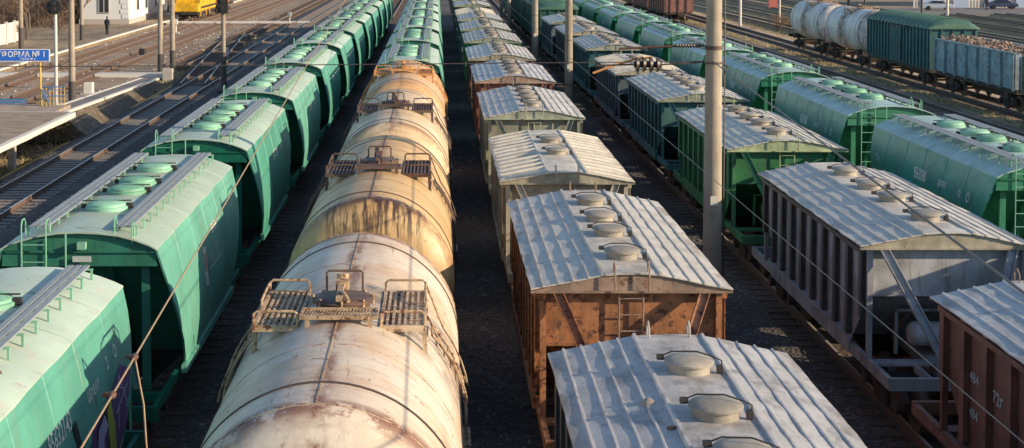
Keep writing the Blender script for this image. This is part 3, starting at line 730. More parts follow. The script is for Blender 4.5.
    for s_ in (-1, 1):
        m = MB(); x = 0; y = s_*(RL+.06)
        ladder(m, x, s_*4.09, 2.4, EZ-.07, .4, .016, .27); ladder(m, x, s_*4.75, 1.2, 2.4, .4, .016, .27)
        for q in (-1, 1):
            m.tube([(q*.2,s_*4.09,2.45),(q*.2,s_*4.75,2.35)], .014, 5)
            m.tube([(q*.28,y,EZ-.03),(q*.28,y,CZ+.12),(q*.28,y-s_*.1,CZ+.2),(q*.28,y-s_*.2,CZ+.12),(q*.28,y-s_*.2,CZ)], .014, 6)
        m.build('ladder', 'hatchA', t)
    u = MB(); u.box(-.3,.3,-5.4,5.4,.9,1.14)
    for s_ in (-1, 1):
        u.box(-1.5,1.5,min(s_*5.32,s_*5.42),max(s_*5.32,s_*5.42),.98,1.2)
        for x in (-1.5, 1.41): u.box(x,x+.09,min(s_*2.9,s_*5.32),max(s_*2.9,s_*5.32),.98,1.18)
        u.box(-1.41,1.41,min(s_*4.05,s_*4.35),max(s_*4.05,s_*4.35),1.1,1.15)
        for x in (-.7,.62): u.box(x,x+.08,min(s_*4.35,s_*5.32),max(s_*4.35,s_*5.32),1.0,1.14)
        for x in (-.8,.75): u.box(x,x+.06,s_*3.55-.03,s_*3.55+.03,1.1,1.95)
        u.box(-.8,.81,s_*3.55-.03,s_*3.55+.03,1.93,1.98)
    for s_ in (-1,1): u.box(min(s_*1.5,s_*1.56),max(s_*1.5,s_*1.56),-3.1,3.1,1.0,1.29)
    u.build('underframe', 'b_rust', t)
    m = MB().lathe([(-.62,.08),(-.6,.17),(-.52,.23),(.52,.23),(.6,.17),(.62,.08)], (0,-3.75,1.55), 'x', 20); m.build('air_reservoir', 'b_rust', t)
    c = MB()
    for y in (-1.1, 1.1): c.loft([[(-1.4,y-1.0,1.35),(1.4,y-1.0,1.35),(1.4,y+1.0,1.35),(-1.4,y+1.0,1.35)],[(-.6,y-.3,.4),(.6,y-.3,.4),(.6,y+.3,.4),(-.6,y+.3,.4)]], True, True)
    c.build('discharge_chute', 'dark', t)
    for s_ in (-1, 1): bogie(t, s_*3.85); coupler(t, s_, 5.4, .66)
    return t
bh = make_box_hopper(); BT = tree_of(bh)
bo = make_box_hopper(True, (1.4,-.9)); BO = tree_of(bo)
bo.location = (0, -500, 0)
def put_box(x, y, body, roof, lab, group, old=False, sy=1.0, use=None, gab=None):
    sw = {M['b_rust'].name: M[body], M['roofA'].name: M[roof]}
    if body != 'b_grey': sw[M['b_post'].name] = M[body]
    o = dup_tree(BO if old else BT, None, sw)
    if gab:
        for c in o.children:
            if c.name.split('.')[0] in ('gable_plate', 'ladder'): c.material_slots[0].link = 'OBJECT'; c.material_slots[0].material = M[gab]
    if lab.startswith('grey hopper with long'):
        for c in list(o.children):
            if c.name.split('.')[0] == 'ladder': bpy.data.objects.remove(c)
    if old: o.scale.z = .945
    o.scale.y = sy
    setup(o, x, y, lab, 'hopper wagon', group); return o
GC = 'roofed hoppers in the row right of the tank cars'
PC = 12.15; yC = 28.5
cl = [('b_darkg','roofC','grey wagon with ribbed roof at the bottom edge, round hatches close to the camera',False),
      ('b_rust','roofA','orange-brown rusty hopper with weathered ribbed roof, second in the central right row',False),
      ('b_tan','roofB','tan hopper with a wide flat cream roof strip, third in the central right row',True),
      ('b_olive','roofA','olive grey hopper with grey ribbed roof, fourth in the central right row',False),
      ('b_brown','roofC','dark brown hopper with stained roof, fifth in the central right row',False),
      ('b_brown','roofA','brown hopper with pale roof, sixth in the central right row',False),
      ('b_green','roofA','hopper with green end and pale roof, seventh in the central right row',False),
      ('b_slate','roofB','blue-grey hopper, eighth in the central right row',False),('b_teal','roofA','teal hopper, ninth in the central right row',False),
      ('b_slate','roofB','blue-grey hopper, tenth in the central right row',True),('b_darkg','roofA','dark grey hopper, eleventh in the central right row',False),
      ('b_slate','roofA','blue-grey hopper, twelfth in the central right row',False),('b_darkg','roofB','dark grey hopper, last in the central right row',False)]
used_old = False
for i, (bm_, rm, lab, old) in enumerate(cl):
    use = None
    put_box(XC, yC+(i-1)*PC, bm_, rm, lab, GC, old, 1.0, use, ('g_grey','g_rust','g_tan','g_olive','g_rust','g_tan')[i] if i < 6 else 'g_olive')
GD = 'roofed hoppers in the row right of the poles'
PD = 12.95; yD = 32.3
dl = [('b_brown','roofC','red-brown hopper with chalk numbers and stained roof at the lower right corner',False),
      ('b_grey','roofA','grey hopper with long ribbed roof and four round hatches, right of the big pole',False),
      ('b_green','roofB','bright green hopper behind the big concrete pole',False),
      ('b_teal','roofB','teal hopper with white roof just behind the bright green one',False),
      ('b_slate','roofB','low grey hopper with cream roof behind the insulators',True),
      ('b_teal','roofA','dark teal hopper with pale roof right of the second pole',False),
      ('b_darkg','roofA','dark grey hopper sixth behind the brown one in the row right of the poles',False),
      ('b_slate','roofB','blue-grey hopper beside the second pole, next to the green covered wagons',False)]
dbox = []
for i, (bm_, rm, lab, old) in enumerate(dl):
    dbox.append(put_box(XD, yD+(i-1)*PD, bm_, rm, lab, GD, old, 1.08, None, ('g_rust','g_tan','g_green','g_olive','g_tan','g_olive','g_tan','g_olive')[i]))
for pr_ in (bh, bo):
    for c in list(pr_.children_recursive)+[pr_]: bpy.data.objects.remove(c)
# chalk numbers on the brown wagon
d0 = dbox[0]
text_mesh('484', .23, lambda u, v: (-1.482, 2.93-u, 2.35+v), 'chalk_number', 'faded', d0)
text_mesh('72г', .27, lambda u, v: (-1.482, 2.07-u, 2.3+v), 'chalk_number', 'faded', d0)
text_mesh('484', .22, lambda u, v: (-1.482, 2.93-u, 1.8+v), 'chalk_number', 'faded', d0)
# junk on the nearest roof
tag(MB().lathe([(0,.02),(.0,.09),(.05,.085),(.09,.03),(.095,0)], (XC-.68,17.6,3.49), 'z', 12).build('plastic_cap', 'hatchA'), 'small cream cap lying on the nearest grey roof', 'cap')
tag(MB().lathe([(0,.02),(.0,.07),(.03,.06),(.05,0)], (XC-.55,16.6,3.53), 'z', 9).build('stone', 'darkrust'), 'small dark stone lying on the nearest grey roof', 'stone')
tag(MB().lathe([(0,.02),(.0,.08),(.04,.06),(.06,0)], (XA+.95,17.6,3.86), 'z', 9).build('stone', 'darkrust'), 'brown stone on the pale green hopper roof at lower left', 'stone')

# ---- covered wagon, gondola
def make_boxcar():
    t = thing('covered_wagon', (0,0,0), '', 'covered wagon'); L = 6.6
    b = MB(); b.box(-1.45,1.45,-L,L,1.2,3.75)
    b.build('body', 'b_teal', t)
    for s_ in (-1,1):
        m = MB()
        for k in range(20):
            y = -L+.15+k*(2*L-.3)/19
            if abs(y) > 1.4: m.box(min(s_*1.45,s_*1.53),max(s_*1.45,s_*1.53),y-.1,y+.1,1.25,3.7)
        for x in (-1.4,-.7,0,.7,1.4): m.box(x-.05,x+.05,min(s_*L,s_*(L+.07)),max(s_*L,s_*(L+.07)),1.25,3.7)
        m.build('side_rib', 'b_teal', t)['kind'] = 'stuff'
    for s_ in (-1,1):
        d = MB(); d.box(min(s_*1.46,s_*1.55),max(s_*1.46,s_*1.55),-1.25,1.25,1.3,3.6)
        for y in (-1.2,-.6,0,.6,1.12): d.box(min(s_*1.55,s_*1.58),max(s_*1.55,s_*1.58),y,y+.08,1.35,3.55)
        dd = d.build('door', 'b_teal', t); MB().box(min(s_*1.55,s_*1.62),max(s_*1.55,s_*1.62),-2.6,1.4,3.6,3.66).build('door_rail', 'dark', dd)
    rp = [(1.62*math.cos(R(a)), 3.72+.62*math.sin(R(a))) for a in range(180,-1,-15)]
    m = MB(); m.loft([[(x*k,y,3.7+(z-3.7)*kz) for x, z in rp] for y, k, kz in ((-L-.15,.97,.12),(-L-.1,1,.5),(-L+.3,1,.85),(-L+1.1,1,1),(L-1.1,1,1),(L-.3,1,.85),(L+.1,1,.5),(L+.15,.97,.12))], False, False)
    m.f.append(tuple(range(len(rp)))); m.f.append(tuple(range(7*len(rp), 8*len(rp))))
    rf = m.build('roof', 'b_dkroof', t)
    m = MB()
    for k in range(15):
        y = -L+.9+k*(2*L-1.8)/14; m.tube([(x*1.002,y,z+.005) for x, z in rp], .03, 5)
    m.build('roof_rib', 'b_dkroof', rf)
    u = MB(); u.box(-1.4,1.4,-L,L,1.0,1.19); u.box(-.4,.4,-2.4,2.4,.5,1.0); u.build('underframe', 'bogie', t)
    for s_ in (-1,1): bogie(t, s_*4.6); coupler(t, s_, L, .4)
    return t
M['b_dkroof'] = paint('green_roof_sheet', (.075,.17,.12), (.07,.08,.06), dirt_a=.4, rust_t=.72)
bx = make_boxcar(); XT = tree_of(bx)
setup(bx, 31.8, 98.5, 'dark green covered wagon with arched roof between the tank cars and scrap wagon', 'covered wagon', 'covered wagons')
for i in range(5):
    o = dup_tree(XT, None, {M['b_teal'].name: M['b_dkgreen']})
    setup(o, XD, 124.5+i*14.2, 'dark green round-roofed covered wagon beyond the grey hoppers, '+ORD[i].replace('the camera','them'), 'covered wagon', 'covered wagons')
def make_gondola():
    t = thing('open_wagon', (0,0,0), '', 'open wagon'); L = 6.3
    b = MB()
    for s_ in (-1,1):
        b.box(min(s_*1.42,s_*1.48),max(s_*1.42,s_*1.48),-L,L,1.3,3.15); b.box(-1.42,1.42,min(s_*(L-.06),s_*L),max(s_*(L-.06),s_*L),1.3,3.15)
    b.box(-1.42,1.42,-L+.06,L-.06,1.3,1.4); b.build('body', 'b_peel', t)
    for s_ in (-1,1):
        m = MB()
        for k in range(8): y = -L+.1+k*(2*L-.2)/7; m.box(min(s_*1.48,s_*1.6),max(s_*1.48,s_*1.6),y-.08,y+.08,1.25,3.12)
        m.box(min(s_*1.4,s_*1.56),max(s_*1.4,s_*1.56),-L,L,3.15,3.24)
        for x in (-.9,0,.9): m.box(x-.08,x+.08,min(s_*L,s_*(L+.1)),max(s_*L,s_*(L+.1)),1.25,3.12)
        m.build('side_post', 'b_peel', t)
    u = MB(); u.box(-1.4,1.4,-L,L,1.05,1.28); u.box(-.4,.4,-3,3,.5,1.05); u.build('underframe', 'bogie', t)
    for s_ in (-1,1): bogie(t, s_*4.3); coupler(t, s_, L, .5)
    return t
gd = make_gondola(); GOT = tree_of(gd)
setup(gd, 31.8, 84.6, 'open wagon with peeling pale blue paint heaped with scrap', 'open wagon', 'open wagons')
def scrap(x, y, L, z, lab):
    m = MB(); rnd = random.Random(int(y))
    for k in range(1000):
        cx = rnd.uniform(-1.25,1.25); cy = rnd.uniform(-L,L); hz = (1-(cx/1.45)**2)*.22+.1*math.sin(cy*1.3)+rnd.uniform(-.2,.1)
        c = Vector((cx,cy,hz)); d = Vector((rnd.uniform(-1,1),rnd.uniform(-1,1),rnd.uniform(-.4,.5))).normalized(); l_ = rnd.uniform(.08,.34)
        m.bar(c-d*l_/2, c+d*l_/2, rnd.uniform(.02,.17), rnd.uniform(.01,.09))
    m.box(-1.38,1.38,-L,L,-.6,-.1)
    o = m.build('scrap_heap', 'scrap'); o.location = (x,y,z); return tag(o, lab, 'scrap', kind='stuff')
scrap(31.8, 84.6, 6.1, 3.02, 'heap of rusty and pale scrap filling the peeling blue open wagon')
o = dup_tree(GOT, None, {M['b_peel'].name: M['b_olive']}); setup(o, 31.8, 70.8, 'open wagon at the right frame edge next to the scrap wagon', 'open wagon', 'open wagons')
for i in range(3):
    o = dup_tree(GOT, None, {M['b_peel'].name: M['b_brown']}); setup(o, 27.0, 173+i*13.8, 'red-brown open wagon on the far track, '+('its end facing the camera' if i == 0 else ('second behind it' if i == 1 else 'third behind it')), 'open wagon', 'open wagons')
for i in range(2):
    o = dup_tree(TT, None, {cream.name: M['tankw']}); setup(o, 31.8, 111.9+i*11.8, ('white rust-streaked tank car coupled to the dark green covered wagon' if i == 0 else 'white rust-streaked tank car at the far end of the right train'), 'tank car', 'white tank cars on the right')
    o.scale = (.95,.97,1.0)

# ------------------------------------------------------------------ poles and wires
def pole(x, y, h, r, lab, dark=1.8, z=-.4, mat='concrete', group='concrete catenary poles', name='catenary_pole'):
    t = thing(name, (x,y,z), lab, 'pole', group)
    m = MB(); m.loft([[((r*(1-.028*zz))*math.cos(2*math.pi*k/28), (r*(1-.028*zz))*math.sin(2*math.pi*k/28), zz) for k in range(28)] for zz in [h*i/8 for i in range(9)]], True, True)
    m.build('shaft', mat, t)
    if dark: MB().cyl((0,0,0),(0,0,dark), r+.02, r+.015, 24).build('pole_foot', 'pole_dark', t)
    return t
p1 = pole(6.55, 35.3, 11.5, .235, 'thick concrete catenary pole right of centre, carrying the insulators', 0)
p2 = pole(6.5, 73.6, 11.5, .22, 'concrete catenary pole second nearest, between the hopper rows', 0)
p3 = pole(6.5, 99, 11.5, .23, 'concrete catenary pole third away, between the hopper rows', 0)
pole(6.6, 137, 11.5, .2, 'far concrete pole fourth away between the hopper rows', 0)
pole(6.9, 160, 11.5, .2, 'farthest concrete pole between the hopper rows', 0)
m = MB()
for z, k in ((6.17,.05), (6.53,.09)): m.cyl((0,0,z+.4-k/2),(0,0,z+.4+k/2), .208, .208, 28)
m.build('clamp_band', 'darkrust', p1)
m = MB(); m.cyl((.26,0,0),(.26,0,8.2), .018, .018, 6); m.tube([(.24,0,6.5),(.3,-.1,6.5),(.27,0,6.3)], .02, 5); m.build('earth_cable', 'wire', p1)
for pp in (p1, p2, p3):
    m = MB(); m.box(-.09,.09,-.225,-.205,3.2,3.42); m.build('number_plate', 'kerb', pp)
    m = MB(); 
    for z in (2.4,4.6,8.9): m.cyl((0,0,z),(0,0,z+.04), .228-.0055*z, n=24)
    m.build('steel_band', 'darkrust', pp)
br = thing('pole_bracket', (6.5,35.3,0), 'rusty catenary bracket arms with ribbed brown insulators on the thick pole', 'bracket')
m = MB(); m.tube([(-.18,0,6.57),(-.7,0,6.57),(-2.2,0,6.50)], .028, 8); m.tube([(-.18,0,6.19),(-.6,0,6.15),(-1.25,0,6.12)], .02, 6)
m.tube([(-1.8,-.1,6.14),(-2.75,-.05,6.1)], .022, 6); m.build('arm', 'darkrust', br)
m = MB(); m.tube([(-2.82,-.1,5.93),(-2.3,-.05,6.12),(-1.76,0,6.27),(-1.4,0,6.3)], .028, 6); m.build('steady_arm', 'orangefit', br)
def insul(m, p, q, n, r):
    p = Vector(p); q = Vector(q); d = (q-p)
    m.cyl(p, q, r*.4, n=8)
    for k in range(n):
        c = p + d*((k+.5)/n); e = d.normalized()*abs(d.length/n)*.22
        m.cyl(c-e, c+e, r, r*.75, 14)
m = MB(); insul(m, (-.85,0,6.575),(-.25,0,6.57), 9, .065); m.build('insulator', 'insul', br)
m = MB(); insul(m, (-1.85,-.1,6.14),(-1.2,-.1,6.13), 4, .185); m.build('insulator', 'insul', br)
def wire(name, pts, r, lab, mat='wire', cat='wire', sag=0, n=14, group=None):
    P_ = []
    for a, b in zip(pts, pts[1:]):
        a = Vector(a); b = Vector(b)
        for k in range(n): t_ = k/n; v = a.lerp(b, t_); v.z -= sag*4*t_*(1-t_); P_.append(v)
    P_.append(Vector(pts[-1]))
    return tag(MB().tube(P_, r, 6).build(name, mat), lab, cat, group)
wire('contact_wire', [(3.18,1,6.3),(3.16,35.3,6.28),(3.14,73.6,6.28),(3.16,99,6.28),(3.16,160,6.28)], .004, 'thin contact wire running along above the central right hoppers')
wire('feeder_cable', [(6.3,35.1,6.36),(5.37,14,5.83),(4.6,3,5.7)], .014, 'dark cable from the thick pole sagging to the lower right', cat='cable')
wire('feeder_cable', [(6.3,35.1,6.5),(4.3,70,7.1),(2.5,110,7.6)], .012, 'dark cable from the thick pole rising away toward the top', cat='cable')
wire('cross_span_wire', [(-16.5,35.3,6.05),(6.3,35.3,6.2)], .012, 'thin cross-span wire stretched level over the left trains', sag=.02)
wire('cross_span_wire', [(-34,128,5.0),(-13.2,93,6.4)], .012, 'thin wire slung between the far left poles')
cb = thing('twisted_cable', (0,0,0), 'brown twisted cable with knotted clamps hanging across the lower left', 'cable')
def cpt(d): return (-1.083-.0345*d, d, 7.169+.00765*d)
MB().tube([cpt(d) for d in (70,55,40,30,20,14,10,8,6.5,5.3,4.2,3)], [.008,.008,.008,.007,.006,.0055,.005,.0045,.0045,.0045,.004,.004], 7).build('strand', 'rope', cb)
m = MB(); k = cpt(6.37); m.tube([k, (-1.26,6.34,7.02), (-1.243,6.3,6.87), (-1.22,6.3,6.6)], .0045, 5); m.build('tail_strand', 'rope', cb)
m = MB()
for d in (6.37, 5.84):
    x, y, z = cpt(d)
    m.lathe([(-.03,.006),(-.015,.014),(0,.017),(.017,.014),(.03,.006)], (x,y,z), 'y', 10); m.lathe([(-.022,.004),(0,.014),(.022,.004)], (x-.02,y,z+.0), 'x', 8)
m.build('knot_clamp', 'darkrust', cb)

# ------------------------------------------------------------------ left platform area
t = thing('station_platform', (0,0,0), 'low paved platform with pale concrete edge at left, blue sign above it', 'platform')
m = MB(); y = 18.0
while y < 70.5: m.box(-22.8,-17.42,y,min(y+2.96,70.6),.74,.98); y += 3
m.build('paving', 'platform_top', t)['kind'] = 'stuff'
m = MB(); y = 18.0
while y < 70.5: m.box(-17.41,-17.1,y,min(y+1.48,70.8),.76+.01*math.sin(y),1.0+.008*math.sin(y*2)); y += 1.5
m.build('edge_slab', 'kerb', t, bevel=.02)['kind'] = 'stuff'
MB().box(-22.8,-17.42,70.62,70.9,.70,.99).build('end_slab', 'slab', t)
MB().box(-22.8,-18.2,70.91,74.0,.70,.975).build('landing', 'platform_top', t); MB().box(-18.5,-18.2,73.4,73.7,-.6,.69).build('support_post', 'slab', t)
y = 22
while y < 70:
    MB().box(-18.2,-17.9,y,y+.3,-.6,.73).build('support_post', 'slab', t); MB().box(-22.0,-21.7,y,y+.3,-.6,.73).build('support_post', 'slab', t); y += 8.2
pth = thing('ramp_path', (0,0,0), 'asphalt ramp with white kerbs leading from the platform end to the crossing', 'ramp')
def ribbon(x0a,x0b,y0,z0,x1a,x1b,y1,z1, dz=.1):
    m = MB(); m.loft([[(x0a,y0,z0),(x0b,y0,z0),(x0b,y0,z0-dz),(x0a,y0,z0-dz)],[(x1a,y1,z1),(x1b,y1,z1),(x1b,y1,z1-dz),(x1a,y1,z1-dz)]], True, True); return m
ribbon(-18.95,-18.0,70.95,.90,-20.15,-19.2,102,-.25,.1).build('ramp_surface', 'asphalt', pth)
ribbon(-18.0,-17.8,70.95,.93,-19.2,-19.0,102,-.22,.13).build('kerb', 'kerb', pth); ribbon(-19.15,-18.95,70.95,.93,-20.35,-20.15,102,-.22,.13).build('kerb', 'kerb', pth)
m = MB(); m.loft([[(-19.1,70.92,.79),(-17.85,70.92,.79),(-16.5,70.92,-.35),(-20.8,70.92,-.61)],[(-20.3,102,-.36),(-19.05,102,-.36),(-18.5,102,-.61),(-21.0,102,-.61)]], True, True)
tag(m.build('embankment', 'dark_dirt'), kind='structure')
cr = thing('pedestrian_crossing', (0,0,0), 'white-edged pedestrian crossing laid over the rusty tracks', 'crossing')
for xa, xb in ((-31.2,-29.5),(-27.7,-25.5),(-23.7,-18.8)): MB().box(xa,xb,103.6,105.0,-.34,-.075).build('crossing_deck', 'slab', cr); MB().box(xa,xb,103.2,103.59,-.34,-.06).build('crossing_edge', 'kerb', cr)
MB().box(-31.2,-14.6,171.6,173,-.25,-.04).build('crossing_edge', 'kerb', cr).parent = None
o = [k for k in bpy.data.objects if k.name.startswith('crossing_edge') and k.parent is None][0]; o.name = 'crossing_board'; tag(o, 'pale board crossing in front of the yellow track machine', 'crossing')
tag(MB().box(-18.9,-18.2,102.5,103.1,-.6,.35).build('relay_cabinet', 'slab', bevel=.03), 'grey concrete cabinet at the low end of the ramp path', 'cabinet')
# second platform
o = MB().box(-70,-31.46,40,400,-.6,-.02).build('side_platform', 'dirt'); tag(o, kind='structure')
tag(MB().box(-31.45,-31.15,40,400,-.12,.0).build('platform_kerb', 'kerb'), 'long whitewashed kerb of the far left platform', 'kerb')
# sign
sg = thing('platform_sign', (-19.55,73.5,.98), 'blue platform name sign with white Cyrillic letters on a yellow post', 'sign')
MB().box(-3.2,.45,-.09,-.04,2.22,2.77).build('sign_board', 'blue', sg); m = MB()
m.box(-3.24,.49,-.085,-.035,2.77,2.80); m.box(-3.24,.49,-.085,-.035,2.19,2.22); m.box(.45,.49,-.085,-.035,2.22,2.77); m.box(-3.24,-3.2,-.085,-.035,2.22,2.77); m.build('sign_frame', 'signwhite', sg)
text_mesh('ПЛАТФОРМА № 1', .385, lambda u, v: (-2.92+u, -.10, 2.42+v), 'lettering', 'signwhite', sg, .955)
text_mesh('ПО 1', .15, lambda u, v: (-2.6+u, -.10, 2.26+v), 'lettering', 'signwhite', sg); text_mesh('ПУТИ № 2', .15, lambda u, v: (-.95+u, -.10, 2.26+v), 'lettering', 'signwhite', sg)
MB().cyl((0,0,0),(0,0,2.21), .045, n=10).build('post', 'yellow', sg); MB().cyl((-2.1,0,0),(-2.1,0,2.21), .045, n=10).build('post', 'yellow', sg)
fr = thing('barrier', (-19.5,73.3,.98), 'yellow and blue rail barrier below the platform sign', 'barrier')
m = MB()
for k in range(7): m.tube([(.1+k*.18,0,0),(.1+k*.18,0,.95)], .018, 5)
m.build('upright', 'yellow', fr)
m = MB(); m.tube([(.05,0,.95),(1.22,0,.95)], .03, 6); m.tube([(.05,0,.8),(1.22,0,.8)], .02, 6); m.tube([(.05,-.02,.3),(.5,-.02,.9)], .03, 6); m.tube([(.05,-.02,.85),(.4,-.02,.2)], .03, 6); m.tube([(.05,0,.5),(1.22,0,.5)], .03, 6); m.build('top_rail', 'bluepaint', fr)
fr2 = thing('bench', (-21.6,74.8,.2), 'blue metal bench at the left edge behind the platform', 'bench')
m = MB(); 
for k in range(4): m.box(-.9,.9,-.2+k*.12,-.12+k*.12,.44,.48)
m.build('seat', 'bluepaint', fr2); m = MB()
for k in range(3): m.box(-.9,.9,.3,.33,.58+k*.14,.67+k*.14)
m.build('backrest', 'bluepaint', fr2)
for x in (-.8,.8): MB().box(x-.03,x+.03,-.2,.32,-.4,.44).build('leg', 'bluepaint', fr2)
# signals
sg2 = thing('signal_mast', (-21.9,85.7,-.4), 'tall pale signal mast with round black signal head at upper left', 'signal')
MB().cyl((0,0,0),(0,0,9), .10,.09,14).build('mast', 'fence', sg2)
m = MB(); m.lathe([(-.08,.3),(-.08,.43),(.05,.45),(.08,.43)], (0,-.3,5.75), 'y', 28)
hd = m.build('signal_head', 'black', sg2)
hm = MB(); hm.box(-.12,.12,-.2,0,5.4,6.1); 
for z in (5.95,5.6): hm.lathe([(-.22,.13),(-.2,.14),(0,.13)], (0,-.36,z), 'y', 14)
hm.build('lamp_hood', 'black', hd)
pole(-21.4,87.4,11.2,.2,'concrete pole right beside the signal mast with round head', 1.3, group='concrete poles at left')
pole(-35.4,127,11,.2,'concrete pole near the left edge beyond the platform sign', 2.2, group='concrete poles at left')
pole(-33,138.7,11,.19,'concrete pole near the station building and the standing person', 1.8, group='concrete poles at left')
pole(-19.95,107.6,11,.2,'left one of the pair of concrete poles by the ramp end', 1.4, group='concrete poles at left')
pole(-19.5,110,11,.2,'right one of the pair of concrete poles by the ramp end', 1.5, group='concrete poles at left')
sm = thing('dark_signal_mast', (-13.1,91.5,-.3), 'thin concrete mast with black foot beside the left green train', 'signal')
MB().cyl((0,0,0),(0,0,9), .15,.12,16).build('mast', 'concrete', sm)
m = MB(); m.cyl((0,0,0),(0,0,2.6), .19,.17,12); m.box(-.35,.35,-.3,.3,0,.3); m.build('mast_foot', 'pole_dark', sm)
m = MB(); m.box(-.32,.32,-.35,-.1,5.0,6.6)
for z in (5.3,5.8,6.3): m.lathe([(-.2,.13),(0,.14)], (0,-.4,z), 'y', 12)
m.build('signal_head', 'black', sm)
for i, (x, y, lab) in enumerate(((-24.3,123,'small dark trackside box between the rusty tracks near the person'),(-16.9,120,'short pale marker post on gravel right of the pole pair'),(-21.5,92,'white box cabinet on the ground beside the ramp'))):
    t = thing('trackside_box', (x,y,-.3), lab, 'trackside box')
    s_ = (.5,.25,.55)[i]
    MB().box(-s_/2,s_/2,-s_/2,s_/2,0,(.6,.9,.7)[i]).build('case', ('dark','slab','kerb')[i], t, bevel=.03); MB().box(-s_*.8,s_*.8,-s_*.8,s_*.8,-.1,.06).build('plinth', 'slab', t)
for i, (x, y) in enumerate(((-26.6,152),(-16.6,168))):
    t = thing('dwarf_signal', (x,y,-.25), ('white dwarf signal post left of the yellow machine' if i == 0 else 'small white and orange marker near the switch tracks'), 'signal', 'dwarf signals')
    MB().cyl((0,0,.15),(0,0,1.3), .09,.08,10).build('post', 'kerb', t); MB().box(-.2,.2,-.15,.15,.95,1.5).build('signal_head', 'kerb', t, bevel=.03); MB().box(-.35,.35,-.3,.3,0,.2).build('base', 'orange_sig' if i else 'slab', t)
for i in range(3):
    x, y = ((-12.4,104),(-12.0,106.2),(-11.6,108.2))[i]
    tag(MB().cyl((x,y,-.3),(x+.1,y,.55), .16,.13,10).build('bollard', 'darkrust'), ('leftmost','middle','rightmost')[i]+' of three short brown stubs beside the left green train', 'bollard', 'short stubs')

rnd = random.Random(21); m = MB()
for k in range(5200):
    xa, xb = rnd.choice(((.25,1.75),(4.85,8.1),(-4.5,-2.9),(-14.3,-12.0),(-13.5,-12.0),(11.2,12.4)))
    x = rnd.uniform(xa,xb); y = 9+80*rnd.random()**1.6; s_ = rnd.uniform(.02,.065); b = len(m.v); z = -.2
    a = rnd.uniform(0,6.28); ca, sa = math.cos(a), math.sin(a)
    for dx, dy, dz in ((-1,-.7,-.2),(1,-.8,-.2),(.8,.9,-.2),(-.9,.7,-.2),(-.4,-.4,.9),(.5,-.3,.8),(.3,.5,.95)):
        m.v.append((x+s_*(dx*ca-dy*sa), y+s_*(dx*sa+dy*ca), z+s_*dz))
    m.f += [(b,b+1,b+5,b+4),(b+1,b+2,b+6,b+5),(b+2,b+3,b+6),(b+3,b,b+4),(b+3,b+4,b+6),(b+4,b+5,b+6)]
tag(m.build('ballast_stones', 'stone_mix', ang=10), 'loose grey stones lying on the ballast between the trains', 'stones', kind='stuff')
# ------------------------------------------------------------------ person
def person(x, y, z, lab, rz=0):
    t = thing('person', (x,y,z), lab, 'person', rz=rz)
    def ringset(path):   # (x, y, z, rx, ry)
        return [[(cx+rx*math.cos(2*math.pi*k/14), cy+ry*math.sin(2*math.pi*k/14), cz) for k in range(14)] for cx, cy, cz, rx, ry in path]
    b = MB()
    for s_ in (-1,1):
        b.loft(ringset([(s_*.1,-.1,.0,.05,.13),(s_*.1,-.06,.06,.055,.12),(s_*.1,0,.12,.055,.06),(s_*.1,0,.45,.07,.075),(s_*.095,0,.85,.1,.11),(s_*.06,0,.95,.12,.13)]), True, True)
        b.tube([(s_*.2,0,1.42),(s_*.27,.01,1.15),(s_*.25,-.08,.92)], [.06,.05,.038], 8)
        for k in range(4): b.tube([(s_*.25,-.1-.015*k+.03,.92),(s_*.25,-.12-.015*k+.03,.84),(s_*.24,-.12-.015*k+.03,.79)], .012, 5)
        b.tube([(s_*.25,-.12,.9),(s_*.225,-.15,.84)], .013, 5)
    b.loft(ringset([(0,0,.88,.17,.13),(0,0,1.0,.18,.14),(0,0,1.2,.18,.13),(0,0,1.4,.22,.13),(0,0,1.47,.15,.1),(0,0,1.5,.07,.07),(0,0,1.56,.06,.065),(0,-.01,1.6,.07,.085),(0,-.01,1.68,.085,.1),(0,-.01,1.76,.08,.095),(0,-.01,1.8,.04,.05)]), True, True)
    b.build('body', 'cloth', t)
    f = MB(); f.loft(ringset([(0,-.07,1.6,.05,.045),(0,-.075,1.66,.065,.045),(0,-.07,1.71,.06,.045)]), True, True); f.box(-.01,.01,-.14,-.11,1.64,1.67); f.build('face', 'skin', t)
    return t
person(-32.6,147.5,-.02,'person in dark clothes standing on the far left platform by the white building', R(160))
person(78,212,-.5,'person in dark clothes standing by the blue wall at upper right')

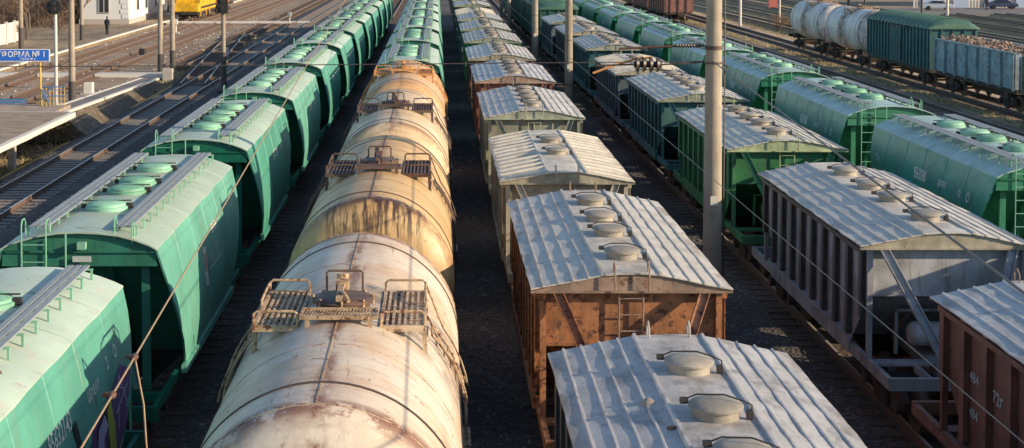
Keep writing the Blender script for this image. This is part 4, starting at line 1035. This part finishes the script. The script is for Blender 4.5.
# ------------------------------------------------------------------ station building, fence
def building(x0, x1, y0, y1, h, lab, wall, roof, wins_front, wins_side, side=1, name='station_building', quoins=False):
    t = thing(name, (0,0,0), lab, 'building')
    MB().box(x0,x1,y0,y1,-.6,h).build('wall', wall, t)
    m = MB(); xc = (x0+x1)/2
    m.prism([(x0-.5,y0-.5,h+.01),(x1+.5,y0-.5,h+.01),(x1+.5,y0-.5,h+.15),(xc,y0-.5,h+2.2),(x0-.5,y0-.5,h+.15)], (0,y1-y0+1,0)); m.build('roof', roof, t)
    m = MB(); m.box(x0-.08,x1+.08,y0-.08,y0-.002,-.6,.55); 
    xs = x1 if side > 0 else x0
    m.box(min(xs,xs+side*.08),max(xs,xs+side*.08),y0,y1,-.6,.55); m.build('plinth', 'slab', t)
    if quoins:
        m = MB()
        for k in range(10): z = .6+k*.55; m.box(x1-.7-.2*(k%2),x1+.05,y0-.05,y0-.003,z,z+.45); m.box(x1+.003,x1+.05,y0,y0+.7+.2*(k%2),z,z+.45)
        m.build('quoins', wall, t)
    for wx, wz, ww, wh in wins_front:
        wd = MB().box(wx-ww/2-.1,wx+ww/2+.1,y0-.09,y0-.004,wz-.1,wz+wh+.1).build('window', 'slab', t)
        MB().box(wx-ww/2,wx+ww/2,y0-.1,y0-.092,wz,wz+wh).build('pane', 'glass', wd); MB().box(wx-.03,wx+.03,y0-.12,y0-.102,wz,wz+wh).build('mullion', wall, wd)
    for wy, wz, ww, wh in wins_side:
        a = sorted((xs+side*.004, xs+side*.09)); wd = MB().box(a[0],a[1],wy-ww/2-.1,wy+ww/2+.1,wz-.1,wz+wh+.1).build('window', 'slab', t)
        a = sorted((xs+side*.092, xs+side*.1)); MB().box(a[0],a[1],wy-ww/2,wy+ww/2,wz,wz+wh).build('pane', 'glass', wd)
    return t
building(-39.7,-34.3,166,188,5.2,'white plastered station building with tall windows at upper left','plaster','redroof',
         [(-37.0,1.3,1.0,2.2)],[(171,1.4,1.0,2.2),(176,1.4,1,2.2),(182,1.4,1,2.2)], 1, quoins=True)
fn = thing('panel_fence', (0,0,0), 'pale panel fence at the upper left edge in front of bare bushes', 'fence')
for k in range(9):
    x = -36.6-.05*k; y = 122+k*2.7-9
    MB().box(x-1.2,x-1.1,y+.1,y+2.5,.1,1.9).build('panel', 'fence', fn); MB().box(x-1.22,x-1.02,y-.08,y+.08,.0,2.05).build('post', 'fence', fn)
building(88,140,222,236,7,'long pale blue wall building along the far road at upper right','bluewall','redroof',
         [(92+k*3.6,1.2,1.6,2.0) for k in range(12)],[(229,1,1.2,2)], -1, name='depot_building')
f2 = thing('picket_fence', (0,0,0), 'white and blue picket fence along the far road at upper right', 'fence')
m = MB()
for k in range(80): m.box(70+k*.45,70.28+k*.45,219.5,219.55,-.5,1.6+.15*(k%3))
m.build('pickets', 'fence', f2)['kind'] = 'stuff'; MB().box(70,106,219.56,219.62,.9,1.0).build('rail', 'bluewall', f2)
for k in range(8): MB().box(71.2+k*4.6,73.4+k*4.6,219.3,219.44,-.5,1.9).build('panel', 'bluewall', f2)

# ------------------------------------------------------------------ track machine, cars
t = thing('yellow_track_machine', (-29.3,176,-.08), 'yellow railway track machine with dark windows standing at upper left', 'locomotive', rz=0)
b = MB(); b.box(-1.5,1.5,0,5.2,1.0,3.9); b.box(-1.45,1.45,5.2,12,1.0,2.3); b.box(-1.5,1.5,-1.6,0,1.0,2.0); b.build('body', 'locoyellow', t, bevel=.08)
MB().box(-1.55,1.55,-.1,5.3,3.9,4.05).build('roof', 'locoorange', t)
for x in (-.75,.75): MB().box(x-.55,x+.55,-.04,-.005,2.5,3.5).build('windscreen', 'glass', t)
for y in (.9,2.6,4.2): MB().box(1.503,1.53,y-.6,y+.6,2.4,3.4).build('side_window', 'glass', t)
MB().box(-1.4,1.4,-1.7,12.1,.7,.98).build('underframe', 'dark', t)
MB().cyl((-.3,-1.7,.95),(-.3,-2.2,.95), .2,n=12).build('buffer', 'dark', t)
bogie(t, 1.2); bogie(t, 9.6); MB().box(1.505,1.515,-.0,12,1.35,1.6).build('side_stripe', 'dark', t)
m = MB()
for y in (5.6,7,8.4,9.8,11.2,11.9): m.tube([(1.42,y,2.3),(1.42,y,3.2)], .03, 5)
m.tube([(1.42,5.6,3.2),(1.42,11.9,3.2)], .03, 5); m.tube([(1.42,5.6,2.8),(1.42,11.9,2.8)], .02, 5)
for y in (-.9,3.4,6): m.tube([(1.56,y,.5),(1.56,y,1.3)], .025, 5); m.tube([(1.56,y+.5,.5),(1.56,y+.5,1.3)], .025, 5); m.box(1.45,1.6,y,y+.5,.5,.55); m.box(1.45,1.6,y,y+.5,.85,.9)
m.build('handrail', 'locoyellow', t)
m = MB(); m.box(-1.2,1.2,6.0,7.5,2.32,3.1); m.box(-1.0,1.0,8.4,11,2.32,2.8); m.build('engine_box', 'dark', t)
t = thing('flat_wagon', (-28.7,194,-.08), 'orange and dark flat wagon coupled behind the yellow track machine', 'wagon')
MB().box(-1.45,1.45,-4.8,6,1.0,1.3).build('deck', 'dark', t); MB().box(-1.3,1.3,-3.5,3,1.31,2.7).build('load_box', 'locoorange', t, bevel=.05); bogie(t,-3); bogie(t,4)
def car(x, y, rz_, mat, lab):
    t = thing('parked_car', (x,y,-.5), lab, 'car', 'cars parked by the far road', rz=rz_)
    m = MB(); pr = [(-2.1,.35),(-2.15,.6),(-2.05,.82),(-1.2,.92),(-.6,1.38),(.75,1.4),(1.5,.98),(2.1,.9),(2.15,.5),(2.1,.3)]
    ins = [0,0,.02,.08,.2,.2,.08,.03,0,0]
    m.loft([[(-.85+i_*1,y_,z_) for (y_,z_), i_ in zip(pr, ins)], [(.85-i_*1,y_,z_) for (y_,z_), i_ in zip(pr, ins)]], True, True); m.build('body', mat, t, bevel=.03)
    m = MB(); g2 = [(-1.05,.98),(-.6,1.32),(.7,1.34),(1.3,1.0)]
    for s_ in (-1,1): m.prism([(s_*(.79 if z_ < 1.1 else .67),y_,z_) for y_, z_ in g2], (s_*.02,0,0))
    m.build('side_window', 'glass', t)
    m = MB(); m.sheet([[(-.66,-1.2,.95),(.66,-1.2,.95)],[(-.6,-.63,1.37),(.6,-.63,1.37)]], (0,-.02,.02)); m.build('windscreen', 'glass', t)
    for y_ in (-1.3,1.3):
        for s_ in (-1,1): MB().cyl((s_*.68,y_,.31),(s_*.87,y_,.31), .31, n=18).build('wheel', 'black', t)
    for s_ in (-1,1): MB().box(s_*.6-.15,s_*.6+.15,-2.17,-2.1,.6,.74).build('headlight', 'kerb', t)
    return t
car(71,212,R(80),'silver','silver hatchback parked beside the far road at upper right')
car(81.5,215.5,R(80),'b_dkcar','dark blue car parked in front of the far picket fence')
t = thing('trackside_hut', (47.8,213,-.5), 'small red trackside hut at the top right of centre', 'hut'); MB().box(-.6,.6,-.6,.6,0,1.6).build('wall', 'redmark', t); MB().box(-.7,.7,-.7,.7,1.61,1.75).build('roof', 'slab', t)
for x, y, r, lab in ((33.7,166,.17,'slim pale pole beside the bare bush at upper right'),(40.6,177,.12,'thin pole beyond the right train near the top edge'),(54,196,.19,'thick dark pole behind the white tank cars'),(57,199,.14,'pale pole just right of the thick dark one'),(61.5,189.5,.13,'dark thin pole standing before the silver car'),(65.6,192,.2,'pale pole just right of the silver car')):
    pole(x, y, 9, r, lab, 0, mat='pole_dark' if 'dark' in lab else 'fence', group='poles at upper right')

# ------------------------------------------------------------------ bare trees and bushes
def bare_tree(x, y, z, h, seed, lab, spread=.5, depth=6, name='bare_tree', trunk_r=.16, nstem=1, grp='bare trees at upper left'):
    rnd = random.Random(seed); t = thing(name, (x,y,z), lab, 'tree' if name == 'bare_tree' else 'bush', grp)
    tm = MB(); cm = MB()
    def grow(p, d, l_, r_, lv):
        q = p + d*l_
        mb = tm if lv < 2 else cm
        mid = p.lerp(q,.5)+Vector((rnd.uniform(-1,1),rnd.uniform(-1,1),0))*l_*.07
        mb.tube([p, mid, q], [r_, r_*.85, r_*.7], 6 if lv < 2 else 4)
        if lv >= depth: return
        for k in range(rnd.choice((2,3,3))):
            nd = (d + Vector((rnd.uniform(-1,1),rnd.uniform(-1,1),rnd.uniform(-.35,.6)))*spread*1.25).normalized()
            grow(q if k else mid.lerp(q, rnd.uniform(.3,1)), nd, l_*rnd.uniform(.62,.86), r_*.62, lv+1)
    for k in range(nstem):
        grow(Vector((rnd.uniform(-.3,.3)*(nstem>1),rnd.uniform(-.3,.3)*(nstem>1),-.1)), Vector((rnd.uniform(-.15,.15)*nstem,rnd.uniform(-.15,.15)*nstem,1)).normalized(), h*.24, trunk_r, 0)
    tm.build('trunk', 'bark', t); cm.build('crown', 'twig', t)
for i, (x, y, h, lab) in enumerate(((-41,150,7,'bare tree behind the pale fence at the upper left corner'),(-37.5,158,7.5,'bare tree just left of the white station building'),(-45.5,146,6.5,'bare tree at the far left edge'),(-38.5,140,5,'small bare tree behind the pole near the fence'),
        (-35.5,197,8,'bare tree beyond the right end of the station building'),(-40,206,9,'bare tree behind the yellow machine'),(-33.5,212,7.5,'bare tree farthest back near the top edge'))):
    bare_tree(x, y, .1 if x < -32 else -.5, h, 50+i, lab, .55, 7 if i < 4 else 6)
for i, (x, y, h, lab) in enumerate(((-40.0,131,2.8,'tangled bare bush behind the pale fence'),(-38.5,136,2.5,'low bare bush between fence and platform pole'),(-42.5,139,3.2,'dense bare bush at upper left'),(-37.0,146,2.4,'low bare bush left of the standing person'))):
    bare_tree(x, y, .1, h, 80+i, lab, .8, 6, 'bare_bush', .05, 5, 'bare bushes at upper left')
for i, (x, y, h) in enumerate(((-43,168,6),(-47,160,7),(-50,170,7.5),(-44,178,7),(-55,165,7),(-41.5,163,4.5),(-48,150,5.5),(-52,155,6))):
    bare_tree(x, y, -.1, h, 120+i, ('slender','gnarled','wide-crowned','bushy','leaning','small','low forked','thick')[i]+' bare tree in the grove left of the white building', .65, 6, nstem=2)
bare_tree(36.6,160,-.5,3.0,91,'round bare reddish bush beside the slim pale pole',.75,5,'bare_bush',.05,6,'bare bushes at upper right')
bare_tree(38.2,163,-.5,2.2,92,'low bare bush right of the round one',.8,5,'bare_bush',.04,5,'bare bushes at upper right')
rnd = random.Random(77); m = MB()
for k in range(2600):
    x = rnd.uniform(-64,-40.2); y = rnd.uniform(158,192); hh = rnd.uniform(1.5,5.5)*(.6+.4*math.sin(x*.7+y*.3)**2)
    p = Vector((x,y,-.5)); d = Vector((rnd.uniform(-.35,.35),rnd.uniform(-.35,.35),1)).normalized()
    m.tube([p,p+d*hh*.5,p+d*hh+Vector((rnd.uniform(-.5,.5),rnd.uniform(-.5,.5),0))],[.045,.03,.012],3)
    for j in range(4):
        q = p+d*hh*rnd.uniform(.35,.95); e = Vector((rnd.uniform(-1,1),rnd.uniform(-1,1),rnd.uniform(.1,.9))).normalized()
        m.tube([q,q+e*rnd.uniform(.4,1.3)],.014,3)
tag(m.build('bare_thicket', 'twig'), 'brown bare thicket filling the background left of the white building', 'thicket', kind='stuff')
# dry grass tufts on verges
def tufts(name, areas, n, lab, seed):
    rnd = random.Random(seed); m = MB()
    for k in range(n):
        x0,x1,y0,y1,z = rnd.choice(areas); x = rnd.uniform(x0,x1); y = y0+(y1-y0)*rnd.random()**1.5
        for j in range(4):
            a = rnd.uniform(0,6.28); l_ = rnd.uniform(.12,.34); b = len(m.v); w_ = .02
            dx, dy = math.cos(a), math.sin(a)
            m.v += [(x-dy*w_,y+dx*w_,z),(x+dy*w_,y-dx*w_,z),(x+dx*l_*.6,y+dy*l_*.6,z+l_)]; m.f.append((b,b+1,b+2))
    tag(m.build(name, 'drygrassblade'), lab, 'grass', kind='stuff')
M['drygrassblade'] = flat('dry_grass_blades', (.33,.27,.14), .9, .3, 1)
tufts('dry_grass', [(17.6,23.8,30,160,-.57),(23.6,25,30,160,-.6),(34.6,36.8,90,200,-.6),(28.95,29.85,40,180,-.18),(50.5,53,100,210,-.6),(40.2,41.6,100,210,-.6)], 9000, 'dry yellow grass on the verges between the right tracks', 3)
tufts('dry_weeds', [(-22.5,-17.2,60,115,-.61),(-20.5,-17.3,90,140,-.61)], 3000, 'dry weeds on the ground round the ramp path', 4)
# loose stones / litter near left tracks
rnd = random.Random(11); m = MB()
for k in range(900):
    x = rnd.uniform(-31,-17.2); y = rnd.uniform(60,190); s_ = rnd.uniform(.03,.09); z = -.6 if x > -19.9 or y < 55 else -.31
    m.bar((x-s_,y,z+s_*.4),(x+s_,y+rnd.uniform(-.2,.2),z+s_*.4), s_*rnd.uniform(.5,2), s_*.8)
tag(m.build('loose_stones', 'slab'), 'pale loose stones and litter scattered round the rusty left tracks', 'stones', kind='stuff')
